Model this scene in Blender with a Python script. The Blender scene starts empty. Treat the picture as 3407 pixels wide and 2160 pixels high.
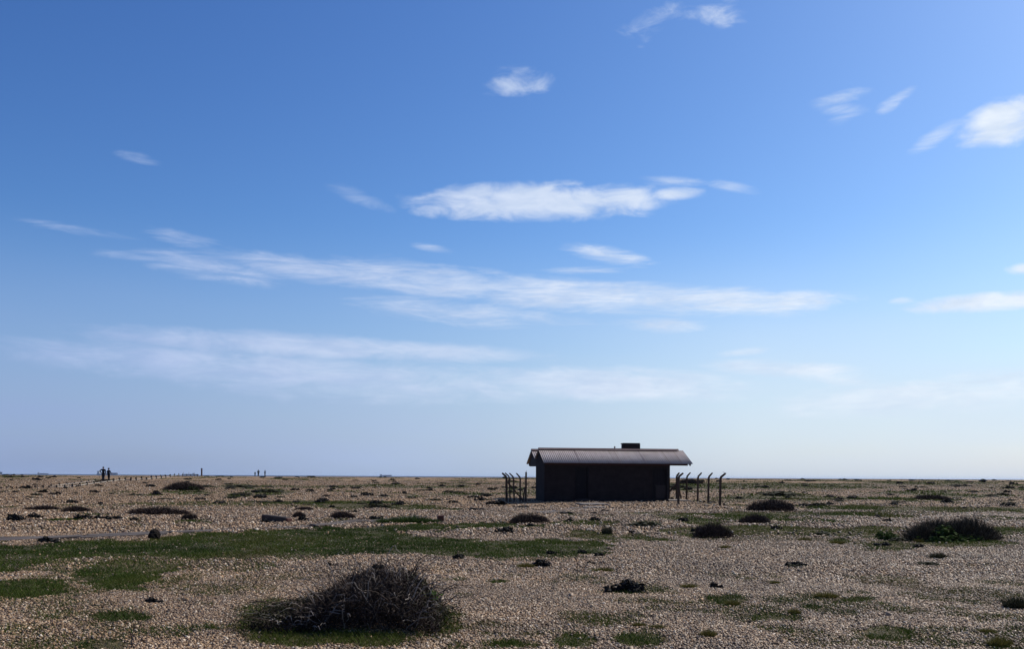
import bpy, bmesh, math, random
import numpy as np
from mathutils import Vector, Matrix

R = math.radians
rng = np.random.default_rng(7)
random.seed(7)
S = bpy.context.scene
COL = S.collection

# ------------------------------------------------------------------ camera numbers
F = 3200.0                      # focal length in photograph pixels
CX, CY = 1703.5, 1586.5         # principal point (photograph pixels)
ROLL = math.atan(19.7 / 3407.0)
EYE = 1.6
SEA_Z = -5.0
CR, SR = math.cos(ROLL), math.sin(ROLL)

# ------------------------------------------------------------------ noise
def _hash(ix, iy, seed):
    n = (ix.astype(np.int64) * 374761393 + iy.astype(np.int64) * 668265263 + seed * 1442695041) & 0x7fffffff
    n = ((n ^ (n >> 13)) * 1274126177) & 0x7fffffff
    n = (n ^ (n >> 16)) & 0xffff
    return n / 65535.0

def vnoise(x, y, seed=0):
    x = np.asarray(x, float); y = np.asarray(y, float)
    ix = np.floor(x); iy = np.floor(y)
    fx = x - ix; fy = y - iy
    fx = fx * fx * (3 - 2 * fx); fy = fy * fy * (3 - 2 * fy)
    a = _hash(ix, iy, seed); b = _hash(ix + 1, iy, seed)
    c = _hash(ix, iy + 1, seed); d = _hash(ix + 1, iy + 1, seed)
    return (a * (1 - fx) + b * fx) * (1 - fy) + (c * (1 - fx) + d * fx) * fy

def fbm(x, y, seed=0, octv=4):
    s = 0; a = 0.5; t = 0
    for i in range(octv):
        s = s + a * vnoise(x * 2 ** i, y * 2 ** i, seed + i * 17); t += a; a *= 0.5
    return s / t

# ------------------------------------------------------------------ terrain
_pd = np.array([-200, 0, 55, 61, 75, 89, 118, 150, 200, 280, 300, 340, 420, 500, 700.])
_pz = np.array([0, 0, 0, .02, .20, .41, .76, 1.10, 1.24, 1.23, 1.17, .3, -4, -6, -8.])
_dd = np.arange(-200, 700, 1.0)
_zz = np.interp(_dd, _pd, _pz)
_k = np.exp(-0.5 * (np.arange(-15, 16) / 5.0) ** 2); _k /= _k.sum()
_zz = np.convolve(np.pad(_zz, 15, mode='edge'), _k, mode='valid')

MOUNDS = []    # x, y, rx, ry, h
def height(x, y):
    x = np.asarray(x, float); y = np.asarray(y, float)
    z = np.interp(y, _dd, _zz)
    far = np.clip((y - 70) / 120.0, 0, 1)
    z = z + far * np.clip(x / 130.0, -0.15, 1.0) * 0.20 * np.clip((330 - y) / 50, 0, 1)
    amp = 0.035 * np.clip(1 - np.hypot(x - 6.5, y - 62) / 16, -1, 1)
    und = np.clip(np.hypot((x - 6.5) / 1.0, (y - 62) / 1.0) / 9.0 - 0.6, 0, 1)
    z = z + und * (0.14 * (fbm(x / 9.0, y / 9.0, 3, 3) - 0.5) + 0.05 * (fbm(x / 1.7, y / 1.7, 9, 2) - 0.5))
    z = z + np.clip(y / 60 - 1.3, 0, 1) * 0.10 * (fbm(x / 16.0, y / 22.0, 31, 2) - 0.5) * np.clip((300 - y) / 60, 0, 1)
    for mx, my, rx, ry, h in MOUNDS:
        z = z + h * np.exp(-(((x - mx) / rx) ** 2 + ((y - my) / ry) ** 2))
    return z

def ray(px, py):
    u = (px - CX) / F; v = -(py - CY) / F
    return u * CR - v * SR, u * SR + v * CR          # x/y , z/y slopes

def project(x, y, z):
    X = x / y; Z = (z - EYE) / y
    u = X * CR + Z * SR; v = -X * SR + Z * CR
    return CX + u * F, CY - v * F

_ys = np.concatenate([np.arange(3, 40, 0.05), np.arange(40, 320, 0.25)])
def at(px, py):
    """the ground point seen at a photograph pixel"""
    sx, sz = ray(px, py)
    g = height(sx * _ys, _ys) - (EYE + sz * _ys)
    k = np.nonzero(g > 0)[0]
    if len(k) == 0:
        k = np.argmin(EYE + sz * _ys - height(sx * _ys, _ys)); Y = _ys[k]
    else:
        k = max(k[0], 1); a, b = g[k - 1], g[k]
        Y = _ys[k - 1] + (_ys[k] - _ys[k - 1]) * (-a) / (b - a + 1e-9)
    X = sx * Y
    return Vector((float(X), float(Y), float(height(X, Y))))

# hollow left of the building and the low mounds the bushes sit on
MOUNDS.append((-0.6, 57.5, 3.2, 3.0, -0.20))
MOUNDS.append((-1.6, 10.4, 1.2, 0.8, 0.10))
MOUNDS.append((13.8, 23.5, 2.4, 2.0, 0.10))

# ------------------------------------------------------------------ mesh helpers
def link(o, parent=None):
    COL.objects.link(o)
    if parent is not None:
        o.parent = parent
    return o

def mesh_np(name, V, Fc, mats=(), smooth=False, attrs=None):
    """V (n,3), Fc (m,k) with one k for every face"""
    V = np.asarray(V, np.float32); Fc = np.asarray(Fc, np.int32)
    m = bpy.data.meshes.new(name)
    m.vertices.add(len(V)); m.vertices.foreach_set('co', V.ravel())
    k = Fc.shape[1]
    m.loops.add(Fc.size); m.loops.foreach_set('vertex_index', Fc.ravel())
    m.polygons.add(len(Fc))
    m.polygons.foreach_set('loop_start', np.arange(0, Fc.size, k, dtype=np.int32))
    try:
        m.polygons.foreach_set('loop_total', np.full(len(Fc), k, np.int32))
    except Exception:
        pass
    m.update(calc_edges=True)
    if smooth:
        m.polygons.foreach_set('use_smooth', np.ones(len(Fc), bool))
    for a, vals in (attrs or {}).items():
        at_ = m.attributes.new(a, 'FLOAT', 'POINT'); at_.data.foreach_set('value', np.asarray(vals, np.float32))
    for mt in mats:
        m.materials.append(mt)
    return m

class MB:
    def __init__(s): s.v = []; s.f = []
    def add(s, vs, fs):
        o = len(s.v); s.v += [tuple(p) for p in vs]; s.f += [tuple(i + o for i in f) for f in fs]; return s
    def box(s, c, size, M=None):
        hx, hy, hz = (t / 2 for t in size)
        p = [Vector((c[0] + a * hx, c[1] + b * hy, c[2] + d * hz)) for a in (-1, 1) for b in (-1, 1) for d in (-1, 1)]
        if M is not None: p = [M @ q for q in p]
        return s.add(p, [(0, 1, 3, 2), (4, 6, 7, 5), (0, 4, 5, 1), (2, 3, 7, 6), (0, 2, 6, 4), (1, 5, 7, 3)])
    def tube(s, pts, rad, n=8, square=False, cap=True):
        pts = [Vector(p) for p in pts]
        if not hasattr(rad, '__len__'): rad = [rad] * len(pts)
        rings = []; up = None
        for i, p in enumerate(pts):
            t = (pts[min(i + 1, len(pts) - 1)] - pts[max(i - 1, 0)]).normalized()
            ref = Vector((0, 1, 0)) if abs(t.y) < 0.9 else Vector((1, 0, 0))
            a = t.cross(ref).normalized(); b = t.cross(a).normalized()
            ring = []
            for k in range(n):
                an = 2 * math.pi * (k + (0.5 if square else 0)) / n
                ring.append(p + (a * math.cos(an) + b * math.sin(an)) * rad[i])
            rings.append(ring)
        vs = [q for r in rings for q in r]; fs = []
        for i in range(len(rings) - 1):
            for k in range(n):
                fs.append((i * n + k, i * n + (k + 1) % n, (i + 1) * n + (k + 1) % n, (i + 1) * n + k))
        if cap:
            fs.append(tuple(range(n))[::-1]); fs.append(tuple((len(rings) - 1) * n + k for k in range(n)))
        return s.add(vs, fs)
    def prism(s, prof, y0, y1, M=None, axis='y'):
        n = len(prof)
        if axis == 'y': p = [Vector((a, y0, b)) for a, b in prof] + [Vector((a, y1, b)) for a, b in prof]
        else: p = [Vector((y0, a, b)) for a, b in prof] + [Vector((y1, a, b)) for a, b in prof]
        if M is not None: p = [M @ q for q in p]
        return s.add(p, [tuple(range(n)), tuple(range(2 * n - 1, n - 1, -1))] + [(i, (i + 1) % n, n + (i + 1) % n, n + i) for i in range(n)])
    def mesh(s, name, mat, smooth=False, bevel=0):
        m = bpy.data.meshes.new(name); m.from_pydata([tuple(v) for v in s.v], [], s.f)
        bm = bmesh.new(); bm.from_mesh(m)
        bmesh.ops.recalc_face_normals(bm, faces=bm.faces)
        if bevel:
            bmesh.ops.bevel(bm, geom=[e for e in bm.edges if len(e.link_faces) == 2 and e.calc_face_angle(0) > 0.5], offset=bevel, segments=1, affect='EDGES', clamp_overlap=True)
        bm.to_mesh(m); bm.free()
        if smooth:
            for p in m.polygons: p.use_smooth = True
        m.materials.append(mat)
        return m
    def obj(s, name, mat, parent=None, smooth=False, bevel=0):
        return link(bpy.data.objects.new(name, s.mesh(name, mat, smooth, bevel)), parent)

def tag(o, label=None, cat=None, group=None, kind=None):
    if label: o['label'] = label
    if cat: o['category'] = cat
    if group: o['group'] = group
    if kind: o['kind'] = kind
    return o

def empty(name, loc, rz=0, label=None, cat=None, group=None):
    o = bpy.data.objects.new(name, None); o.empty_display_size = 0.2
    o.location = loc; o.rotation_euler = (0, 0, rz); link(o)
    return tag(o, label, cat, group)

def obj(name, me, parent=None):
    return link(bpy.data.objects.new(name, me), parent)

# ------------------------------------------------------------------ materials
def new_mat(name):
    m = bpy.data.materials.new(name); m.use_nodes = True
    nt = m.node_tree; nt.nodes.clear()
    out = nt.nodes.new('ShaderNodeOutputMaterial'); b = nt.nodes.new('ShaderNodeBsdfPrincipled')
    nt.links.new(b.outputs[0], out.inputs[0])
    return m, nt, b

def ramp(nt, stops, fac=None, interp='LINEAR'):
    n = nt.nodes.new('ShaderNodeValToRGB'); n.color_ramp.interpolation = interp
    e = n.color_ramp.elements
    while len(e) < len(stops): e.new(0.5)
    for i, (p, c) in enumerate(stops):
        e[i].position = p; e[i].color = (*c, 1)
    if fac is not None: nt.links.new(fac, n.inputs[0])
    return n

def noise(nt, scale, detail=4, rough=0.6, vec=None):
    n = nt.nodes.new('ShaderNodeTexNoise'); n.inputs['Scale'].default_value = scale
    n.inputs['Detail'].default_value = detail; n.inputs['Roughness'].default_value = rough
    if vec is not None: nt.links.new(vec, n.inputs['Vector'])
    return n

def objcoord(nt, scale=(1, 1, 1)):
    tc = nt.nodes.new('ShaderNodeTexCoord'); mp = nt.nodes.new('ShaderNodeMapping')
    mp.inputs['Scale'].default_value = scale
    nt.links.new(tc.outputs['Object'], mp.inputs['Vector'])
    return mp.outputs[0]

def simple(name, c0, c1, scale=6, rough=0.85, bump=0.3, stretch=(1, 1, 1), spec=0.3, bscale=None, dist=0.01):
    m, nt, b = new_mat(name)
    v = objcoord(nt, stretch)
    n = noise(nt, scale, 6, 0.65, v)
    r = ramp(nt, [(0.3, c0), (0.7, c1)], n.outputs[0])
    nt.links.new(r.outputs[0], b.inputs['Base Color'])
    b.inputs['Roughness'].default_value = rough
    b.inputs['Specular IOR Level'].default_value = spec
    if bump:
        n2 = noise(nt, bscale or scale * 4, 6, 0.7, v)
        bp = nt.nodes.new('ShaderNodeBump'); bp.inputs['Strength'].default_value = bump; bp.inputs['Distance'].default_value = dist
        nt.links.new(n2.outputs[0], bp.inputs['Height']); nt.links.new(bp.outputs[0], b.inputs['Normal'])
    return m

def leafy(name, stops, rough=0.7, trans=0.0, spec=0.25, nscale=3.0):
    """foliage: colour from a per-leaf tint attribute plus soft noise"""
    m, nt, b = new_mat(name)
    a = nt.nodes.new('ShaderNodeAttribute'); a.attribute_name = 'tint'
    tc = nt.nodes.new('ShaderNodeTexCoord')
    n = noise(nt, nscale, 3, 0.6, tc.outputs['Object'])
    mx = nt.nodes.new('ShaderNodeMix'); mx.inputs[0].default_value = 0.45
    nt.links.new(a.outputs['Fac'], mx.inputs[2]); nt.links.new(n.outputs[0], mx.inputs[3])
    r = ramp(nt, stops, mx.outputs[0])
    nt.links.new(r.outputs[0], b.inputs['Base Color'])
    b.inputs['Roughness'].default_value = rough; b.inputs['Specular IOR Level'].default_value = spec
    if trans:
        tr = nt.nodes.new('ShaderNodeBsdfTranslucent'); nt.links.new(r.outputs[0], tr.inputs[0])
        ms = nt.nodes.new('ShaderNodeMixShader'); ms.inputs[0].default_value = trans
        nt.links.new(b.outputs[0], ms.inputs[1]); nt.links.new(tr.outputs[0], ms.inputs[2])
        nt.links.new(ms.outputs[0], nt.nodes['Material Output'].inputs[0])
    return m

PEB = [(0.0, (.020, .012, .008)), (0.15, (.072, .043, .025)), (0.34, (.200, .130, .072)), (0.54, (.295, .208, .125)),
       (0.68, (.245, .205, .165)), (0.80, (.370, .240, .125)), (0.91, (.430, .355, .260)), (0.965, (.55, .49, .40)), (1.0, (.72, .68, .60))]

def ground_material():
    m, nt, b = new_mat('shingle_ground')
    geo = nt.nodes.new('ShaderNodeNewGeometry')
    P = geo.outputs['Position']
    vo = nt.nodes.new('ShaderNodeTexVoronoi'); vo.inputs['Scale'].default_value = 26; nt.links.new(P, vo.inputs['Vector'])
    vo2 = nt.nodes.new('ShaderNodeTexVoronoi'); vo2.inputs['Scale'].default_value = 11; nt.links.new(P, vo2.inputs['Vector'])
    s1 = nt.nodes.new('ShaderNodeSeparateColor'); nt.links.new(vo.outputs['Color'], s1.inputs[0])
    s2 = nt.nodes.new('ShaderNodeSeparateColor'); nt.links.new(vo2.outputs['Color'], s2.inputs[0])
    mx = nt.nodes.new('ShaderNodeMix'); mx.inputs[0].default_value = 0.4
    nt.links.new(s1.outputs[0], mx.inputs[2]); nt.links.new(s2.outputs[0], mx.inputs[3])
    r = ramp(nt, PEB, mx.outputs[0])
    # broad patches: drier tan, greyer
    n = noise(nt, 0.22, 5, 0.6, P)
    tone = ramp(nt, [(0.3, (.70, .68, .67)), (0.7, (1.02, .95, .86))], n.outputs[0])
    mul = nt.nodes.new('ShaderNodeMix'); mul.data_type = 'RGBA'; mul.blend_type = 'MULTIPLY'; mul.inputs[0].default_value = 1
    nt.links.new(r.outputs[0], mul.inputs[6]); nt.links.new(tone.outputs[0], mul.inputs[7])
    # green / brown turf where the attribute says so
    at_ = nt.nodes.new('ShaderNodeAttribute'); at_.attribute_name = 'turf'
    n3 = noise(nt, 1.3, 5, 0.65, P)
    tc = ramp(nt, [(0.3, (.020, .026, .008)), (0.5, (.032, .036, .011)), (0.7, (.050, .040, .020))], n3.outputs[0])
    mg = nt.nodes.new('ShaderNodeMix'); mg.data_type = 'RGBA'
    nt.links.new(at_.outputs['Fac'], mg.inputs[0]); nt.links.new(mul.outputs[2], mg.inputs[6]); nt.links.new(tc.outputs[0], mg.inputs[7])
    nt.links.new(mg.outputs[2], b.inputs['Base Color'])
    b.inputs['Roughness'].default_value = 0.9; b.inputs['Specular IOR Level'].default_value = 0.15
    inv = nt.nodes.new('ShaderNodeMath'); inv.operation = 'MULTIPLY_ADD'; inv.inputs[1].default_value = -1; inv.inputs[2].default_value = 1
    nt.links.new(vo.outputs['Distance'], inv.inputs[0])
    inv2 = nt.nodes.new('ShaderNodeMath'); inv2.operation = 'MULTIPLY_ADD'; inv2.inputs[1].default_value = -2.0
    nt.links.new(vo2.outputs['Distance'], inv2.inputs[0]); nt.links.new(inv.outputs[0], inv2.inputs[2])
    bp = nt.nodes.new('ShaderNodeBump'); bp.inputs['Strength'].default_value = 0.8; bp.inputs['Distance'].default_value = 0.025
    nt.links.new(inv2.outputs[0], bp.inputs['Height']); nt.links.new(bp.outputs[0], b.inputs['Normal'])
    return m

def pebble_material():
    m, nt, b = new_mat('flint_pebbles')
    oi = nt.nodes.new('ShaderNodeObjectInfo')
    r = ramp(nt, PEB, oi.outputs['Random'])
    n0 = noise(nt, .42, 5, 0.62, oi.outputs['Location'])
    band = ramp(nt, [(0.34, (.66, .60, .54)), (0.5, (.98, .92, .84)), (0.66, (1.16, 1.06, .93))], n0.outputs[0])
    m0 = nt.nodes.new('ShaderNodeMix'); m0.data_type = 'RGBA'; m0.blend_type = 'MULTIPLY'; m0.inputs[0].default_value = 1
    nt.links.new(r.outputs[0], m0.inputs[6]); nt.links.new(band.outputs[0], m0.inputs[7])
    tc = nt.nodes.new('ShaderNodeTexCoord'); n = noise(nt, 1.5, 3, 0.6, tc.outputs['Object'])
    t = ramp(nt, [(0.25, (.72, .70, .68)), (0.75, (1.15, 1.12, 1.08))], n.outputs[0])
    mul = nt.nodes.new('ShaderNodeMix'); mul.data_type = 'RGBA'; mul.blend_type = 'MULTIPLY'; mul.inputs[0].default_value = 1
    nt.links.new(m0.outputs[2], mul.inputs[6]); nt.links.new(t.outputs[0], mul.inputs[7])
    nt.links.new(mul.outputs[2], b.inputs['Base Color'])
    b.inputs['Roughness'].default_value = 0.55; b.inputs['Specular IOR Level'].default_value = 0.35
    return m

M = {}
M['ground'] = ground_material()
M['pebble'] = pebble_material()
M['turf'] = leafy('turf_blades', [(0.12, (.014, .026, .005)), (0.38, (.038, .064, .009)), (0.62, (.062, .080, .013)), (0.82, (.075, .060, .022)), (0.97, (.055, .040, .022))], 0.8, 0.25, 0.12, 1.2)
M['kale'] = leafy('dark_crinkled_leaves', [(0.2, (.008, .008, .009)), (0.6, (.017, .017, .016)), (0.9, (.040, .040, .030))], 0.75, 0.0, 0.12)
M['olive'] = leafy('olive_tuft_blades', [(0.2, (.060, .055, .015)), (0.55, (.100, .095, .022)), (0.85, (.17, .145, .05))], 0.8, 0.25, 0.15)
M['green'] = leafy('deep_green_leaves', [(0.2, (.018, .032, .010)), (0.6, (.042, .072, .018)), (0.9, (.075, .12, .026))], 0.85, 0.2, 0.08)
M['flank'] = leafy('olive_flank_leaves', [(0.2, (.016, .016, .007)), (0.6, (.034, .034, .012)), (0.9, (.062, .055, .022))], 0.75, 0.15, 0.15)
M['broom'] = leafy('olive_brown_twigs', [(0.2, (.024, .020, .014)), (0.55, (.050, .040, .028)), (0.85, (.10, .085, .062))], 0.85, 0, 0.12)
M['brightleaf'] = leafy('fresh_green_leaves', [(0.2, (.045, .09, .016)), (0.8, (.11, .19, .04))], 0.8, 0.3, 0.1)
M['brown'] = leafy('brown_twigs', [(0.2, (.020, .013, .012)), (0.55, (.042, .028, .025)), (0.85, (.085, .062, .052))], 0.85, 0, 0.12)
M['bramble'] = leafy('dark_bramble_twigs', [(0.15, (.012, .007, .006)), (0.6, (.038, .023, .017)), (0.9, (.10, .066, .050))], 0.7, 0, 0.25)
M['pale_stem'] = leafy('pale_dead_stems', [(0.2, (.10, .082, .07)), (0.8, (.38, .33, .29))], 0.6, 0, 0.3)
M['heath'] = leafy('grey_green_heath', [(0.2, (.028, .030, .018)), (0.6, (.048, .050, .028)), (0.9, (.085, .080, .05))], 0.85, 0.1, 0.12)
M['plank'] = simple('weathered_plank', (.035, .028, .027), (.125, .108, .10), 3, 0.85, 0.6, (1, 12, 4), 0.2)
M['sleeper'] = simple('old_sleeper_wood', (.030, .023, .020), (.090, .072, .062), 4, 0.9, 0.8, (1, 9, 5), 0.15)
M['rust'] = simple('rusty_red_paint', (.050, .018, .014), (.11, .042, .030), 8, 0.8, 0.4)
M['rock'] = simple('dark_stone', (.010, .008, .007), (.030, .025, .022), 9, 0.95, 1.0, dist=0.03, spec=.05)
M['concrete'] = simple('weathered_concrete', (.10, .088, .078), (.20, .18, .16), 9, 0.9, 0.5)
M['post'] = simple('brown_concrete_post', (.030, .019, .014), (.085, .058, .042), 7, 0.9, 0.5, (1, 1, .4))
M['wall'] = simple('tarred_dark_wall', (.017, .012, .012), (.029, .022, .022), 2.2, 0.9, 0.35, (1, 1, 1), 0.12, 40)
M['wall_dark'] = simple('black_door_paint', (.008, .007, .009), (.016, .013, .015), 3, 0.75, 0.2, (4, 4, 1), 0.15)
M['panel'] = simple('grey_boarded_panel', (.026, .021, .021), (.038, .032, .032), 3, 0.8, 0.3, (6, 6, 1), 0.15)
M['soffit'] = simple('red_brown_timber', (.030, .014, .012), (.055, .028, .024), 5, 0.85, 0.4, (1, 8, 8), 0.15)
M['pipe'] = simple('grey_pipe', (.07, .07, .075), (.12, .12, .125), 10, 0.6, 0.1)
M['timber_post'] = simple('dark_timber', (.012, .010, .009), (.035, .028, .024), 8, 0.9, 0.5, (1, 1, .3))
M['rail'] = simple('pale_bleached_rail', (.24, .215, .185), (.38, .345, .30), 5, 0.85, 0.3, (1, 6, 6))
M['wire'] = simple('rusty_wire', (.05, .035, .03), (.10, .07, .055), 20, 0.7, 0)
M['skin'] = simple('skin', (.34, .20, .15), (.42, .26, .19), 5, 0.55, 0)
M['navy'] = simple('navy_cloth', (.010, .012, .020), (.020, .023, .036), 12, 0.9, 0.3, spec=.1)
M['black_cloth'] = simple('black_cloth', (.008, .008, .010), (.017, .017, .020), 12, 0.9, 0.3, spec=.1)
M['grey_cloth'] = simple('dark_grey_cloth', (.016, .017, .022), (.032, .033, .04), 12, 0.9, 0.3, spec=.1)
M['hair'] = simple('dark_hair', (.012, .009, .008), (.03, .022, .018), 30, 0.6, 0.3)
M['shoe'] = simple('dark_leather', (.01, .01, .01), (.02, .018, .016), 12, 0.6, 0)
M['hull'] = simple('haze_paled_hull', (.14, .17, .23), (.19, .21, .26), .05, 0.6, 0)  # hull lightened to blue-grey, distance haze put into the colour
M['hazed_cargo'] = simple('haze_paled_cargo', (.16, .16, .20), (.20, .19, .22), .05, 0.6, 0)  # cargo stacks, same haze-like paling in the base colour
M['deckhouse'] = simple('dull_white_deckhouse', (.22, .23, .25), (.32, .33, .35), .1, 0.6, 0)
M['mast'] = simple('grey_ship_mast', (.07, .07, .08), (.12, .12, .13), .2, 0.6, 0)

def roof_material():
    m, nt, b = new_mat('corrugated_iron_roof')
    v = objcoord(nt, (1, 1, 1))
    n = noise(nt, 1.6, 6, 0.65, v)
    vs = objcoord(nt, (9, .35, .35)); n2 = noise(nt, 1.2, 5, 0.6, vs)
    mx = nt.nodes.new('ShaderNodeMix'); mx.inputs[0].default_value = 0.5
    nt.links.new(n.outputs[0], mx.inputs[2]); nt.links.new(n2.outputs[0], mx.inputs[3])
    r = ramp(nt, [(0.3, (.165, .135, .132)), (0.5, (.240, .210, .208)), (0.72, (.31, .28, .278))], mx.outputs[0])
    nt.links.new(r.outputs[0], b.inputs['Base Color'])
    b.inputs['Roughness'].default_value = 0.62; b.inputs['Specular IOR Level'].default_value = 0.25
    return m
M['roof'] = roof_material()
M['ridge'] = simple('ridge_cap_metal', (.100, .062, .060), (.15, .10, .096), 3, 0.6, 0.1)

# ------------------------------------------------------------------ where turf grows (authored in photograph pixels)
TURF_POLY = np.array([(-80, 1818), (0, 1815), (250, 1801), (480, 1796), (700, 1773), (900, 1758), (1200, 1751), (1330, 1745), (1500, 1740),
    (1640, 1741), (1790, 1746), (1700, 1762), (1500, 1757), (1330, 1761), (1290, 1773), (1500, 1785), (1750, 1790), (2000, 1806),
    (2110, 1832), (2000, 1852), (1700, 1866), (1560, 1858), (1300, 1856), (1100, 1862), (900, 1880), (700, 1905), (420, 1905), (200, 1900), (-80, 1908)], float)
# cx, cy, rx, ry, strength
TURF_ELL = np.array([
    (60, 1965, 170, 42, 1.0), (260, 1885, 260, 34, .62), (440, 1925, 190, 50, .8), (700, 1960, 220, 26, .5), (250, 2010, 120, 20, .5), (1000, 1920, 200, 22, .45), (1480, 1905, 120, 12, .4), (120, 2100, 130, 20, .5), (420, 2060, 120, 18, .95), (330, 2148, 110, 20, 1.0), (130, 2040, 90, 16, .5),
    (560, 2108, 90, 22, .5), (900, 2075, 150, 70, .72), (1470, 2065, 110, 65, .72), (1200, 2128, 300, 30, .85), (1010, 2128, 160, 26, .8), (620, 1885, 330, 26, .62), (820, 1905, 110, 14, .4),  # turf along the bramble foot thickened to darken over-bright shaded pebbles
    (1120, 1890, 80, 14, .35), (2390, 2003, 95, 20, 1.0), (2535, 2060, 140, 24, .85), (2145, 2130, 130, 30, 1.0), (1905, 2140, 90, 30, 1.0), (1690, 2150, 130, 20, .8),
    (2850, 2000, 75, 12, .9), (2705, 2024, 48, 10, .8), (2945, 2110, 95, 26, .85), (3275, 2062, 40, 16, .6), (2960, 1817, 130, 17, .75),
    (2920, 1783, 80, 12, .8), (2790, 1802, 40, 14, .8), (2720, 1782, 60, 10, .6), (2060, 1783, 230, 20, .8), (1950, 1748, 130, 14, .7), (2150, 1745, 60, 10, .7),
    (2345, 1783, 70, 14, .8), (2650, 1727, 190, 20, 1.0), (2690, 1667, 110, 10, .9), (2610, 1650, 170, 15, .95), (2885, 1690, 110, 14, .9), (2700, 1619, 340, 12, .9),
    (3000, 1612, 200, 9, .8), (3070, 1664, 130, 10, .8), (3270, 1650, 150, 7, .85), (3100, 1646, 120, 6, .7), (3040, 1708, 220, 12, .6), (3180, 1806, 210, 20, .9), (3330, 1730, 120, 8, .5),
    (620, 1636, 130, 11, .9), (810, 1622, 90, 9, .9), (890, 1637, 75, 11, .95), (795, 1647, 45, 7, .9), (400, 1642, 70, 11, .7), (90, 1634, 160, 8, .6),
    (300, 1690, 260, 14, .5), (700, 1682, 330, 10, .55), (1100, 1676, 300, 7, .8), (1240, 1688, 160, 8, .75), (1030, 1622, 260, 5, .55), (1430, 1621, 200, 6, .7), (1710, 1628, 120, 14, .95),
    (640, 1740, 90, 8, .7), (110, 1762, 120, 12, .35), (1110, 1733, 120, 8, .6), (1340, 1738, 130, 13, 1.0), (2260, 1618, 170, 12, .95), (1530, 1985, 60, 10, .5), (1650, 1939, 50, 8, .8),
    (2005, 1901, 45, 8, .7), (460, 1750, 60, 6, .5), (3330, 1672, 120, 7, .6), (2480, 1700, 120, 8, .5), (3240, 1880, 120, 12, .4), (2420, 1668, 150, 9, .7)], float)

def in_poly(x, y, P):
    c = np.zeros(x.shape, bool); n = len(P); j = n - 1
    for i in range(n):
        xi, yi = P[i]; xj, yj = P[j]
        hit = ((yi > y) != (yj > y)) & (x < (xj - xi) * (y - yi) / (yj - yi + 1e-12) + xi)
        c ^= hit; j = i
    return c

def turf_density(x, y):
    """0..1, on the ground"""
    x = np.asarray(x, float); y = np.asarray(y, float)
    out = np.zeros(x.shape)
    ok = (y > 4) & (y < 300)
    X, Y = x[ok], y[ok]
    px, py = project(X, Y, height(X, Y))
    sc = 0.35 * np.clip(Y, 8, 80)
    w1 = fbm(X / 1.0, Y / 1.9, 41, 5) - 0.5
    ff = np.clip((Y - 25) / 40, 0, 1)
    w2 = (1 - ff) * fbm(X / 3.2, Y / 5.0, 47, 4) + ff * fbm(X / 9.0, Y / 26.0, 48, 4) - 0.5
    w3 = fbm(X / .28, Y / .5, 49, 2) - .5
    pyj = py + (w2 * 34 + w1 * 36 + w3 * 12) * np.clip(20 / Y, .12, 1.6)
    pxj = px + (w2 * 160 + w1 * 140 + w3 * 30)
    d = in_poly(pxj, pyj, TURF_POLY) * 1.0
    # the lower left of the turf thins into shingle
    thin = np.clip((py - (1838 + 45 * np.clip((300 - px) / 300, 0, 1))) / 55, 0, 1)
    d = d * np.clip(1.05 - thin * (-.15 + 1.75 * (fbm(X / 1.6, Y / 1.1, 77, 4))), 0, 1)
    e = np.zeros(X.shape)
    for cx, cy, rx, ry, s in TURF_ELL:
        r = ((px - cx) / rx) ** 2 + ((py - cy) / ry) ** 2
        m = r < 3.0
        if m.any():
            val = min(.86, s * 1.05) * np.clip((1.0 - r[m] + (3.4 - 1.0 * s) * w1[m] + 2.2 * w2[m] + .9 * w3[m]) * 1.45, 0, 1)
            e[m] = np.maximum(e[m], val)
    d = np.maximum(d, e)
    # thin streaks of moss and old growth in the middle distance, thicker to the right
    st = fbm(X / 7.0 + 3, Y / 7.0, 91, 4) + .25 * (fbm(X / 1.3, Y / 2.2, 95, 2) - .5)
    far_ = np.clip((Y - 16) / 14, 0, 1) * np.clip((230 - Y) / 60, 0, 1)
    thr = .560 - .06 * np.clip(px / 1700 - 1, -1, 1) - .015 * np.clip((Y - 60) / 60, 0, 1)
    d = np.maximum(d, far_ * np.clip((st - thr) * 11, 0, .85))
    near_ = np.clip((18 - Y) / 3, 0, 1)
    d = np.maximum(d, near_ * np.clip((fbm(X / 1.0, Y / 1.0, 97, 4) - .525 + .09 * np.clip(px / 1700 - .5, 0, 1)) * 6, 0, .6))
    out[ok] = np.clip(d, 0, 1)
    return out

# ------------------------------------------------------------------ ground sheet
def build_ground():
    yn = np.concatenate([np.linspace(-150, 1.5, 24), np.geomspace(2, 60, 620), np.linspace(60.4, 330, 360), np.linspace(333, 690, 30)])
    nx = 420
    s = np.linspace(-1, 1, nx); s = np.sign(s) * np.abs(s) ** 1.15
    hw = 0.78 * np.abs(yn) + 22
    X = s[None, :] * hw[:, None]; Y = np.repeat(yn[:, None], nx, 1)
    Z = height(X, Y)
    ny = len(yn)
    idx = np.arange(ny * nx).reshape(ny, nx)
    Fq = np.stack([idx[:-1, :-1], idx[:-1, 1:], idx[1:, 1:], idx[1:, :-1]], -1).reshape(-1, 4)
    t = turf_density(X.ravel(), Y.ravel())
    me = mesh_np('ground', np.stack([X.ravel(), Y.ravel(), Z.ravel()], -1), Fq, [M['ground']], True, {'turf': t * 0.9})
    return tag(obj('ground', me), 'pale tan shingle beach rising gently to a low ridge before the sea', None, None, 'structure')
build_ground()

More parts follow.
